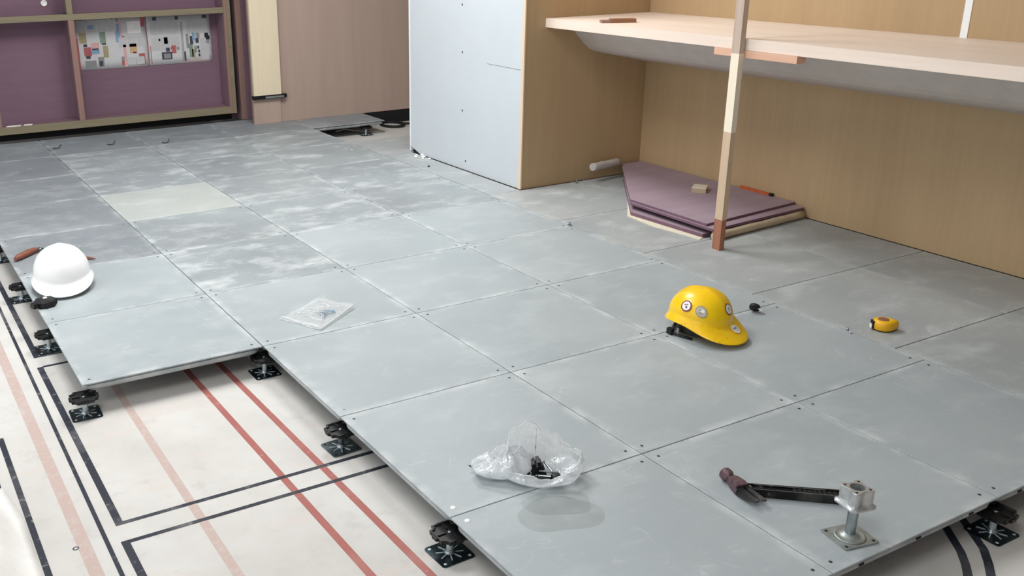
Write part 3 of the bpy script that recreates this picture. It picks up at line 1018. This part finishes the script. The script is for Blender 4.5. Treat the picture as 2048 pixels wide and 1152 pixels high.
# ------------------------------------------------------------------ hard hats
class Hat:
    def __init__(s, ax, ay, H, zr, arch, peak, flange, rise=0.0):
        s.ax, s.ay, s.H, s.zr, s.arch, s.peak, s.flange, s.rise = ax, ay, H, zr, arch, peak, flange, rise

    def dome(s, th, t):
        al = t * PI / 2
        rim = s.zr + s.arch * abs(math.sin(th)) ** 2
        r = math.sin(al) ** 0.88
        z = rim + (s.H - rim) * max(0.0, math.cos(al)) ** 0.95
        return Vector((s.ax * r * math.cos(th), s.ay * r * math.sin(th), z))

    def brim(s, th, q):
        p = s.dome(th, 1.0)
        q = max(0.0, q)
        f = max(0.0, math.cos(th)) ** 2.2
        w_ = s.flange + s.peak * f
        d = Vector((math.cos(th), math.sin(th), 0))
        p = p + d * w_ * q
        p.z += -(s.zr + s.arch * abs(math.sin(th)) ** 2) * 0.62 * q ** 1.25 * (0.45 + 0.55 * f) - 0.004 * q
        return p

    def build(s, m, root, ridge=0.0):
        N, T, B = 56, 16, 5
        b = new(m)
        top = b.v(s.dome(0, 0))
        rings = []
        for j in range(1, T + 1):
            R_ = []
            for i in range(N):
                th = 2 * PI * i / N
                p = s.dome(th, j / T)
                if ridge:
                    g = math.exp(-(p.y / 0.016) ** 2) * max(0, 1 - (j / T) ** 2)
                    p.z += ridge * g
                R_.append(b.v(p))
            rings.append(R_)
        for j in range(1, B + 1):
            rings.append([b.v(s.brim(2 * PI * i / N, j / B)) for i in range(N)])
        for i in range(N):
            b.face([top, rings[0][i], rings[0][(i + 1) % N]], True)
        for a_, c_ in zip(rings, rings[1:]):
            for i in range(N):
                j = (i + 1) % N
                b.face([a_[i], c_[i], c_[j], a_[j]], True)
        o = b.obj('shell', root)
        md = o.modifiers.new('solid', 'SOLIDIFY')
        md.thickness = 0.0028
        md.offset = -1
        md2 = o.modifiers.new('sub', 'SUBSURF')
        md2.levels = md2.render_levels = 1
        return o

    def sticker(s, root, th0, t0, rad, rings_m, specks, name='sticker', on_brim=False):
        """round decal following the shell"""
        N = 20
        f = (lambda th, t: s.brim(th, t)) if on_brim else (lambda th, t: s.dome(th, t))
        e = 1e-3
        c = f(th0, t0)
        du = (f(th0 + e, t0) - c) / e
        dv = (f(th0, t0 + e) - c) / e
        nrm = dv.cross(du).normalized()
        if nrm.dot(Vector((c.x, c.y, c.z - 0.02))) < 0:
            nrm = -nrm

        def P(r, a, lift=0.0027):
            return f(th0 + r * math.cos(a) / du.length, t0 + r * math.sin(a) / dv.length) + nrm * lift

        b = MB()
        cen = None
        prev = None
        for (r, m) in rings_m:
            b.mat(M[m])
            cur = [b.v(P(r, 2 * PI * k / N)) for k in range(N)]
            if prev is None:
                cen = b.v(P(0, 0))
                for k in range(N):
                    b.face([cen, cur[k], cur[(k + 1) % N]], True)
            else:
                for k in range(N):
                    b.face([prev[k], cur[k], cur[(k + 1) % N], prev[(k + 1) % N]], True)
            prev = cur
        for (m, x, y, w_, h_) in specks:
            b.mat(M[m])
            V = []
            for dx, dy in ((-w_, -h_), (w_, -h_), (w_, h_), (-w_, h_)):
                X, Y = x + dx, y + dy
                V.append(b.v(P(math.hypot(X, Y), math.atan2(Y, X), 0.0036)))
            b.face(V)
        return b.obj(name, root)


# yellow hat, peak towards the lower right
yh = thing('hard_hat', 'yellow hard hat with round stickers on a floor panel', 'hard hat', (1.353, 0.543, 0.0), math.radians(-86), 'hard hats on the raised floor')
H1 = Hat(0.114, 0.099, 0.160, 0.052, 0.028, 0.056, 0.011)
H1.build('yellow', yh, 0.004)
# axis marks: theta 0 = peak; negative theta = hat's right, facing the camera
H1.sticker(yh, math.radians(-84), 0.70, 0.0200, [(0.0155, 'white'), (0.0200, 'maroon')], [('dark_print', 0.002, 0.004, 0.003, 0.003), ('red_print', -0.004, -0.003, 0.004, 0.002), ('dark_print', 0.003, -0.006, 0.002, 0.002)])
H1.sticker(yh, math.radians(-54), 0.73, 0.0200, [(0.0175, 'silver_print'), (0.0200, 'grey_print')], [('white', 0.003, -0.003, 0.008, 0.005), ('grey_print', -0.004, -0.004, 0.003, 0.002), ('grey_print', -0.004, 0.006, 0.005, 0.0015)])
H1.sticker(yh, math.radians(12), 0.66, 0.0200, [(0.0165, 'white'), (0.0200, 'maroon')], [('silver_print', 0.0, 0.002, 0.005, 0.002), ('green_print', -0.003, -0.003, 0.003, 0.0015)])
H1.sticker(yh, math.radians(12), 0.27, 0.0185, [(0.0185, 'white')], [('grey_print', -0.006, -0.002, 0.003, 0.004), ('grey_print', 0.004, -0.001, 0.004, 0.003), ('silver_print', 0.0, 0.009, 0.006, 0.001)], on_brim=True)


def harness(root, ax, ay, z0, z1):
    b = new('black')
    n = 36
    E_ = lambda k, s_, z: Vector((ax * s_ * math.cos(2 * PI * k / n), ay * s_ * math.sin(2 * PI * k / n), z))
    b.loft([[E_(k, 1, z0) for k in range(n)], [E_(k, 1, z1) for k in range(n)], [E_(k, 0.95, z1) for k in range(n)], [E_(k, 0.95, z0) for k in range(n)], [E_(k, 1, z0) for k in range(n)]], False, False)
    return b.obj('headband', root)


harness(yh, 0.092, 0.078, 0.012, 0.046)
b = new('black')
b.tube([(-0.03, -0.080, 0.05), (-0.036, -0.092, 0.026), (-0.03, -0.098, 0.009), (0.0, -0.090, 0.005), (0.04, -0.082, 0.005)], 0.006, 8, flat=0.6)
b.obj('chin_strap', yh)
new('rubber').box(-0.052, -0.030, -0.106, -0.090, 0.002, 0.022).obj('buckle', yh, 0.003)
new('grey_print').box(-0.018, -0.010, -0.094, -0.090, 0.004, 0.030).obj('strap_webbing', yh, 0.001)

wh = thing('hard_hat', 'plain white hard hat at the left end of the raised floor', 'hard hat', (-0.462, 2.185, 0.0), math.radians(-100), 'hard hats on the raised floor')
H2 = Hat(0.122, 0.108, 0.172, 0.042, 0.016, 0.040, 0.013)
H2.build('white_hat', wh, 0.003)
harness(wh, 0.092, 0.080, 0.010, 0.044)
H2.sticker(wh, math.radians(118), 0.60, 0.013, [(0.013, 'green')], [])

# ------------------------------------------------------------------ tool behind the white hat
o = thing('wooden_handled_tool', 'small tool with a red-brown wooden handle lying behind the white hat', 'tool', (-0.44, 2.64, 0.0005), 0)
b = new('handle')
b.tube([(-0.140, -0.030, 0.013), (-0.125, -0.012, 0.014), (-0.075, 0.035, 0.015), (-0.045, 0.062, 0.014), (-0.03, 0.066, 0.013)], [0.008, 0.014, 0.0145, 0.012, 0.009], 10)
b.obj('handle', o)
b = new('zincd')
b.tube([(-0.03, 0.066, 0.013), (-0.012, 0.060, 0.012)], 0.0095, 10)
b.obj('ferrule', o)
b = new('blackm')
b.tube([(-0.012, 0.060, 0.011), (0.02, 0.035, 0.010), (0.06, -0.03, 0.009), (0.10, -0.10, 0.008), (0.12, -0.132, 0.007)], [0.008, 0.008, 0.007, 0.006, 0.005], 8)
b.obj('shank', o)
b = new('handle')
b.tube([(0.12, -0.132, 0.007), (0.145, -0.160, 0.007), (0.165, -0.178, 0.006)], [0.006, 0.006, 0.002], 8)
b.obj('tip', o)

# ------------------------------------------------------------------ claw hammer
hm = thing('claw_hammer', 'black claw hammer lying on the panel next to the metal pedestal', 'hammer', (0.672, -0.268, 0.0005), 0)
d = Vector((0.880 - 0.672, -0.440 + 0.268, 0))
ang = math.atan2(d.y, d.x)
Rz = Matrix.Rotation(ang, 4, 'Z')
hl = 0.262
b = new('blackm')
for (y0, y1, z0, z1) in ((-0.013, 0.013, 0.001, 0.017), (-0.013, -0.0092, 0.017, 0.0215), (0.0092, 0.013, 0.017, 0.0215)):
    b.box(0.012, hl, y0, y1, z0, z1)
for v in b.bm.verts:
    v.co.y *= 1 + 0.35 * (v.co.x / hl)
hb = b.obj('shaft', hm, 0.0015, rot=(0, 0, ang))
b = new('worn_zinc')  # pale strips paint a highlight along the handle ridges
b.box(0.035, hl - 0.06, 0.0088, 0.0098, 0.0215, 0.0219)
b.box(0.03, hl - 0.03, -0.0128, -0.0121, 0.0215, 0.0219)
b.obj('worn_ridge', hm, rot=(0, 0, ang))
b = new('rubber')
for k in range(9):
    b.box(0.125 + k * 0.0115, 0.133 + k * 0.0115, -0.0085, 0.0085, 0.017, 0.0198)
b.obj('grip_rib', hm, 0.0008, rot=(0, 0, ang))
b = new('worn_zinc')
b.lathe([(0.007, 0.017), (0.007, 0.020), (0.003, 0.021)], 10, Matrix.Translation((0.022, 0, 0)))
b.obj('rivet', hm, rot=(0, 0, ang))
# head runs across the shaft end; local frame: +y is the striking side
hr = ang + math.radians(24)
b = new('hammerhead')
b.lathe([(0.0135, -0.004), (0.0165, -0.001), (0.0165, 0.012), (0.0125, 0.018), (0.0115, 0.026)], 16, Matrix.Translation((0, 0.066, 0.0168)) @ Matrix.Rotation(PI / 2, 4, 'X'))
b.obj('striking_face', hm, 0.0, rot=(0, 0, hr))['label'] = 'worn maroon striking face'
b = new('hammerhead')
b.loft([[Vector((x * w_, y, 0.0165 + z * h_)) for x, z in ((-1, -1), (1, -1), (1.15, 0), (1, 1), (-1, 1), (-1.15, 0))] for y, w_, h_ in ((0.042, 0.009, 0.009), (0.025, 0.012, 0.013), (0.0, 0.014, 0.0155), (-0.012, 0.014, 0.014))])
b.obj('cheek', hm, 0.002, rot=(0, 0, hr))
for sgn in (-1, 1):
    b = new('blackm')
    pts = [(-0.010, 0.0150), (-0.024, 0.0155), (-0.040, 0.0135), (-0.056, 0.009), (-0.070, 0.001)]
    rings = []
    for i, (y, z) in enumerate(pts):
        wz = 0.0125 - i * 0.0023
        dx = sgn * (0.0018 + i * 0.0011)
        x0, x1 = (dx, dx + sgn * (0.014 - i * 0.0012))
        off = 0.014 * (i / 4) ** 1.6
        rings.append([Vector((x0 + off, y, max(0.002, 0.0165 - wz))), Vector((x1 + off, y, max(0.002, 0.0165 - wz))), Vector((x1 + off, y, 0.0165 + wz * 0.8)), Vector((x0 + off, y, 0.0165 + wz * 0.8))])
    b.loft(rings)
    b.obj('claw', hm, 0.001, rot=(0, 0, hr))

# ------------------------------------------------------------------ tape measure
tm = thing('tape_measure', 'yellow tape measure lying on the floor near the alcove', 'tape measure', (1.912, 0.232, 0.0003), math.radians(-38), 'loose fittings on the panels')
pts = []
for k in range(28):
    a = 2 * PI * k / 28
    x, y = 0.038 * math.cos(a), 0.036 * math.sin(a)
    if x > 0.0:
        x = x * 1.30
        y = y * (1 - 0.55 * (x / 0.05) ** 2)
    pts.append((x, y))
b = new('yellow_tape')
b.loft([[Vector((x * s_, y * s_, z)) for x, y in pts] for s_, z in ((0.86, 0.002), (0.97, 0.008), (1.0, 0.018), (0.97, 0.028), (0.86, 0.0345), (0.55, 0.0365))], smooth=True)
b.obj('case', tm)
b = new('rubber')
b.loft([[Vector((x * s_, y * s_, z)) for x, y in pts] for s_, z in ((0.82, 0.0), (0.90, 0.0025))])
b.obj('base', tm)
b = new('brown')
b.lathe([(0.0185, 0.0362), (0.0185, 0.0372), (0.012, 0.0374), (0.002, 0.0374)], 20, Matrix.Translation((-0.004, 0, 0)))
b.obj('label_disc', tm)['label'] = 'dark oval label'
new('hole').box(-0.0415, -0.030, -0.012, 0.012, 0.007, 0.031).obj('mouth', tm, 0.002)
new('white').box(-0.0435, -0.041, -0.010, 0.010, 0.005, 0.020).obj('hook', tm, 0.0005)

# ------------------------------------------------------------------ small loose bits
o = thing('rubber_grommet', 'black rubber grommet with a white pin right of the yellow hat', 'fitting', (1.66, 0.575, 0.0004), 0, 'loose fittings on the panels')
b = new('rubber')
mt = Matrix.Rotation(math.radians(50), 4, 'Y')
b.lathe([(0.008, -0.008), (0.018, -0.007), (0.020, 0.0), (0.018, 0.007), (0.008, 0.008)], 18, Matrix.Translation((0, 0, 0.0185)) @ Matrix.Rotation(0.5, 4, 'Z') @ mt)
b.obj('ring', o)
b = new('white')
b.tube([(-0.006, 0.0, 0.026), (0.004, -0.022, 0.016), (0.010, -0.034, 0.006)], 0.0032, 8)
b.obj('pin', o)


def bolt(x, y, lab, rz=0.3, z=0.0003):
    o = thing('floor_bolt', lab, 'bolt', (x, y, z), rz, 'loose fittings on the panels')
    b = new('zinc')
    b.prism([(0.009 * math.cos(k * PI / 3), 0.009 * math.sin(k * PI / 3)) for k in range(6)], 0.0, 0.007)
    b.obj('bolt_head', o, 0.0006)
    b = MB().mat(M['zinc'])
    stud(b, 0.0072, 0.018, 0.005)
    b.obj('bolt_stud', o)
    return o


bolt(1.795, 1.815, 'shiny bolt on the panel seam left of the purple board pile')
bolt(2.36, 2.47, 'shiny bolt farthest back, in the corner by the alcove side', 0.8)
o = thing('floor_screw', 'silver screw lying on the panel seam left of the tape measure', 'screw', (1.79, 0.275, 0.0004), 1.0, 'loose fittings on the panels')
b = new('chrome')
b.tube([(-0.016, 0, 0.004), (0.012, 0, 0.003)], 0.003, 8)
b.obj('screw_shank', o)
b = new('chrome')
b.tube([(0.012, 0, 0.0055), (0.017, 0, 0.0055)], [0.004, 0.0055], 10)
b.obj('screw_head', o)
rnd = random.Random(3)
for (x, y, r, m) in ((2.001, 3.56, 0.012, 0), (1.975, 3.50, 0.016, 0), (1.965, 3.57, 0.011, 0), (1.985, 3.44, 0.010, 0), (1.955, 3.47, 0.009, 0), (1.94, 3.53, 0.012, 0), (1.875, 3.262, 0.009, 1), (1.70, 3.95, 0.006, 0)):
    b = MB().mat(M['plaster' if m == 0 else 'rubber'])
    R_ = [[Vector((r * s_ * math.cos(2 * PI * k / 8) * rnd.uniform(0.7, 1.2), r * s_ * math.sin(2 * PI * k / 8) * rnd.uniform(0.7, 1.2), z * r)) for k in range(8)] for s_, z in ((0.8, 0.02), (1.0, 0.3), (0.8, 0.62), (0.3, 0.8))]
    b.loft(R_, smooth=True)
    if m == 0:
        lab = 'white plaster crumb on the floor at the foot of the drywall'
        if x < 1.8:
            lab = 'single white crumb on the dusty panels in front of the drywall'
    else:
        lab = 'small dark lump on the floor in front of the drywall foot'
    tag(b.obj('plaster_crumb' if m == 0 else 'dark_lump', None, loc=(x, y, 0.0004)), lab, 'debris', 'crumbs at the drywall foot' if (m == 0 and x > 1.8) else None)
# coil of black cable under the brown board
b = new('rubber')
pth = [Vector((0.085 * math.cos(a), 0.115 * math.sin(a), 0.008 + 0.004 * a / (2 * PI))) for a in [2 * PI * k / 28 * 1.0 for k in range(29)]]
rings = []
b.tube(pth, 0.010, 8)
co = thing('cable_coil', 'black cable coil lying in the gap below the brown board', 'cable', (2.60, 5.05, SUB + 0.003))
b.obj('loop', co)
b = new('rubber')
b.tube([(0.085, 0.0, 0.01), (0.12, -0.03, 0.009), (0.17, -0.035, 0.009), (0.22, -0.02, 0.009)], 0.008, 8)
b.obj('tail', co)
b = new('grey_print')
b.tube([(2.02, 4.86, -0.055), (2.10, 4.88, -0.05), (2.18, 4.86, -0.065), (2.30, 4.84, -0.085), (2.42, 4.84, -0.093)], 0.004, 6)
tag(b.obj('grey_wire', None), 'thin grey wire running under the single raised panel', 'wire')
for (x, y, lab) in ((0.057, 5.07, 'leftmost of the three dark wire ties on the floor before the cabinet'), (0.40, 5.0, 'middle one of the three dark wire ties on the floor before the cabinet'), (0.734, 4.86, 'rightmost of the three dark wire ties on the floor before the cabinet')):
    b = new('dark_print')
    b.tube([(-0.028, -0.01, 0.004), (-0.01, -0.03, 0.0035), (0.01, -0.022, 0.004), (0.024, 0.015, 0.009), (0.034, 0.03, 0.014)], 0.0032, 6)
    tag(b.obj('wire_tie', None, loc=(x, y, 0)), lab, 'wire', 'wire ties before the cabinet')

# ------------------------------------------------------------------ clear zip bag of screws
zb = thing('clear_bag', 'flat clear zip bag of screws lying on the floor panel', 'bag', (0.285, 1.372, 0.0006), 0, 'plastic bags on the floor')
A_, B_, C_, D_ = (Vector(p) for p in ((-0.145, 0.022, 0), (-0.062, -0.150, 0), (0.142, -0.010, 0), (0.068, 0.140, 0)))
# order: left, bottom, right, top


def quadpt(s, t):
    return (A_ * (1 - s) + B_ * s) * (1 - t) + (D_ * (1 - s) + C_ * s) * t


def film_sheet(side, name):
    N = 26
    b = new('film_clear')
    g = []
    for j in range(N + 1):
        row = []
        for i in range(N + 1):
            s_, t_ = i / N, j / N
            p = quadpt(s_, t_)
            bul = (math.sin(PI * s_) * math.sin(PI * t_)) ** 0.6
            nz = noise.noise(Vector((p.x * 22, p.y * 22, side * 5.0)))
            nz2 = noise.noise(Vector((p.x * 60, p.y * 60, side * 9.0)))
            lift = 0.004 + 0.010 * max(0, t_ - 0.55) * 2 + 0.012 * max(0, s_ - 0.6)
            z = lift * (0.3 + 0.7 * abs(2 * s_ - 1)) + (0.010 if side else 0.001) * bul + (nz * 0.010 + nz2 * 0.005) * (1.0 if side else 0.2)
            p.x += 0.004 * nz
            row.append(b.v((p.x, p.y, max(0.0004 if not side else 0.0015, z))))
        g.append(row)
    for j in range(N):
        for i in range(N):
            b.face([g[j][i], g[j][i + 1], g[j + 1][i + 1], g[j + 1][i]], True)
    return b.obj(name, zb)


film_sheet(0, 'lower_film')
film_sheet(1, 'upper_film')
b = new('white')
for t0, z in ((0.04, 0.009),):
    b.tube([quadpt(s_ / 10, t0) + Vector((0, 0, z + 0.002 * math.sin(s_))) for s_ in range(11)], 0.0016, 6)
b.obj('zip_seam', zb)
b = new('white')
b.tube([quadpt(1.0, t_ / 8) + Vector((0, 0, 0.007 + 0.008 * t_ / 8)) for t_ in range(9)], 0.0016, 6)
b.obj('side_seam', zb)


def screw(loc, rz, m, lab, L_=0.04, r=0.0028, tilt=0.0, grp='screws in the clear zip bag'):
    o = thing('bag_screw', lab, 'screw', loc, 0, grp, rot=(0, tilt, rz))
    b = MB().mat(M[m])
    stud_prof = []
    b.lathe([(r * 0.2, -L_ / 2), (r, -L_ / 2 + 0.006)] + [(r * (1 if k % 2 else 0.8), -L_ / 2 + 0.006 + k * (L_ - 0.006) / 14) for k in range(15)], 8, Matrix.Rotation(PI / 2, 4, 'Y'))
    b.obj('shank', o)
    b = MB().mat(M[m])
    b.lathe([(r * 0.9, L_ / 2), (r * 2.1, L_ / 2 + 0.0035), (r * 1.6, L_ / 2 + 0.0045)], 10, Matrix.Rotation(PI / 2, 4, 'Y'))
    b.obj('screw_head', o)
    return o


crng = random.Random(5)
for k in range(7):
    s0, t0, s1, t1 = crng.uniform(0.05, 0.4), crng.uniform(0.1, 0.9), crng.uniform(0.6, 0.95), crng.uniform(0.1, 0.9)
    b = new('hem')
    b.tube([quadpt(s0 + (s1 - s0) * i / 8, t0 + (t1 - t0) * i / 8 + 0.03 * math.sin(i * 1.3 + k)) + Vector((0, 0, 0.0155 + 0.003 * math.sin(i * 0.9 + k))) for i in range(9)], [0.0003 + 0.0012 * math.sin(PI * i / 8) for i in range(9)], 5)
    b.obj('crease', zb)  # white tubes shape the highlights on the film wrinkles
SL = 'blue-tinted steel screw inside the clear zip bag'
for dx, dy, rz in ((0.012, -0.012, 0.6), (0.032, -0.028, 0.2), (0.004, -0.046, 1.0), (0.035, -0.010, 0.0), (0.028, 0.003, 2.9)):
    screw((zb.location.x + dx, zb.location.y + dy, 0.0065), rz, 'bluescrew', SL)

# ------------------------------------------------------------------ milky bag with fittings
mb = thing('plastic_bag', 'open milky white plastic bag holding black fittings on the panel', 'bag', (0.272, 0.052, 0.0006), 0, 'plastic bags on the floor')
cdir = Vector((0.87, -0.49, 0))      # to the right as seen from the room entrance
fdir = Vector((0.49, 0.87, 0))       # away


def sack(name, cx, cf, rx, rf, rimh, bulge, N=64, T=14, seed=0.0, close=0.0, fold=0.010):
    b = new('film')
    rings = []
    for j in range(T + 1):
        t = j / T
        R_ = []
        for i in range(N):
            a = 2 * PI * i / N
            h = rimh(a)
            prof = (math.sin(min(1, t * 1.9) * PI / 2)) ** 0.7
            open_ = 1 + bulge * math.sin(PI * t) - close * max(0, t - 0.5) ** 1.3
            k1 = noise.noise(Vector((math.cos(a) * 2.2 + seed, math.sin(a) * 2.2, t * 2.2)))
            k2 = noise.noise(Vector((math.cos(a) * 6 + seed, math.sin(a) * 6, t * 5)))
            r = prof * open_ + (k1 * 0.16 + k2 * 0.07) * min(1, t * 2)
            p = cdir * (cx + rx * r * math.cos(a)) + fdir * (cf + rf * r * math.sin(a))
            z = h * max(0, t - 0.12) / 0.88 + (k2 * fold + k1 * fold) * t
            p.z = max(0.0004, z)
            R_.append(p)
        rings.append(R_)
    b.loft(rings, cap0=True, cap1=False, smooth=True)
    b.obj(name, mb)
    last = rings[-1]
    b = new('hem')
    b.tube(last + [last[0]], 0.0011, 6)
    b.obj('bag_hem', mb)
    for k in range(6):
        i = int(N * (k + 0.3) / 6 + seed * 3) % N
        b = new('hem')
        b.tube([rings[j][(i + (j * (k % 3 - 1)) // 4) % N] for j in range(5, T + 1)], [0.0004 + 0.0011 * math.sin(PI * (j - 5) / (T - 5)) for j in range(5, T + 1)], 5)
        b.obj('fold', mb)  # thin white tubes stand in for highlights along the bag folds


def rim1(a):
    # right = 0, away = pi/2, left = pi, near = -pi/2
    a = a % (2 * PI)
    tab = ((0.0, 0.066), (0.35, 0.074), (0.8, 0.078), (1.4, 0.098), (1.95, 0.128), (2.35, 0.120), (2.75, 0.092), (3.2, 0.056), (3.8, 0.036), (4.6, 0.030), (5.3, 0.036), (5.8, 0.052), (2 * PI, 0.066))
    for (a0, h0), (a1, h1) in zip(tab, tab[1:]):
        if a <= a1:
            u = (a - a0) / (a1 - a0)
            u = u * u * (3 - 2 * u)
            return h0 + (h1 - h0) * u
    return 0.066


sack('bag_body', 0.030, -0.003, 0.092, 0.060, rim1, 0.12, seed=1.3)


def rim2(a):
    return 0.066 + 0.012 * math.cos(a)


sack('bag_flap', -0.068, 0.012, 0.070, 0.046, rim2, 0.15, seed=6.1, close=1.15)


def inbag(dx, df, z=0.0):
    p = mb.location + cdir * dx + fdir * df
    return (p.x, p.y, z)


o = thing('black_bracket', 'black plastic bracket showing in the mouth of the milky bag', 'fitting', inbag(0.020, 0.010, 0.006), -0.4, 'fittings in the milky bag', rot=(0.25, -0.35, -0.5))
b = new('black')
b.box(-0.032, 0.022, -0.020, 0.020, 0, 0.012)
b.box(-0.008, 0.020, -0.014, 0.014, 0.0125, 0.034)
b.obj('body', o, 0.002)
b = new('black')
b.box(-0.006, 0.004, -0.012, 0.012, 0.0345, 0.046)
b.box(0.009, 0.018, -0.012, 0.012, 0.0345, 0.046)
b.obj('prong', o, 0.0015)
b = new('chrome')
b.lathe([(0.009, 0.0125), (0.009, 0.0150), (0.005, 0.0152), (0.005, 0.0125)], 14, Matrix.Translation((-0.020, -0.006, 0)), cap=False)
b.obj('washer', o)
CL = 'bright steel bolt inside the mouth of the milky bag'
for dx, df, z, rz, ti in ((0.035, -0.022, 0.016, -0.25, 0.0), (0.045, -0.010, 0.022, -0.15, 0.05), (0.048, 0.0, 0.028, -0.9, 0.5), (0.030, -0.030, 0.012, -0.3, 0.0)):
    screw(inbag(dx, df, z), rz - 0.5, 'chrome', CL, 0.05, 0.0035, ti, 'bolts in the milky bag')
o = thing('wing_bolt', 'black wing bolt beside the bolts in the milky bag', 'fitting', inbag(0.062, -0.026, 0.006), 0, 'fittings in the milky bag')  # round black knob on a short stem
b = new('black')
b.lathe([(0.009, 0), (0.013, 0.003), (0.013, 0.014), (0.009, 0.018), (0.004, 0.018)], 16)
b.obj('knob_body', o)
b = new('blackm')
b.tube([(-0.012, 0.0, 0.010), (-0.045, 0.018, 0.010)], 0.004, 8)
b.obj('knob_stem', o)
IL = 'pale steel screw seen through the left side of the milky bag'
for dx, df, z, rz in ((-0.085, -0.005, 0.010, 0.3), (-0.062, -0.010, 0.014, -0.9), (-0.075, 0.012, 0.016, 0.9)):
    screw(inbag(dx, df, z), rz, 'chrome', IL, 0.045, 0.003, 0, 'screws in the side of the milky bag')
screw(inbag(-0.137, 0.030, 0.012), -0.9, 'screwd', 'dark screw poking out of the left end of the milky bag', 0.04, 0.003, 0.15, 'screws in the side of the milky bag')

# ------------------------------------------------------------------ white sheet at the lower left corner
b = new('film')
b = MB().mat(M['white'])
N = 22
g = []
for j in range(N + 1):
    row = []
    for i in range(N + 1):
        s_, t_ = i / N, j / N
        x = -1.30 + 0.43 * s_
        y = 0.10 + 0.76 * t_
        edge = min(1, 5 * min(s_, 1 - s_, t_, 1 - t_))
        nz = noise.noise(Vector((x * 7, y * 7, 2.0)))
        x += -0.10 * max(0, t_ - 0.75) * s_
        row.append(b.v((x, y, SUB + 0.002 + edge * (0.085 * (1 - max(0, (s_ - 0.72) / 0.28) ** 1.3) + 0.012 + 0.06 * nz))))
    g.append(row)
for j in range(N):
    for i in range(N):
        b.face([g[j][i], g[j][i + 1], g[j + 1][i + 1], g[j + 1][i]], True)
o = b.obj('plastic_sheet', None)
md = o.modifiers.new('solid', 'SOLIDIFY')
md.thickness = 0.0015
tag(o, 'crumpled white plastic sheet on the bare floor at the lower left corner', 'sheet')
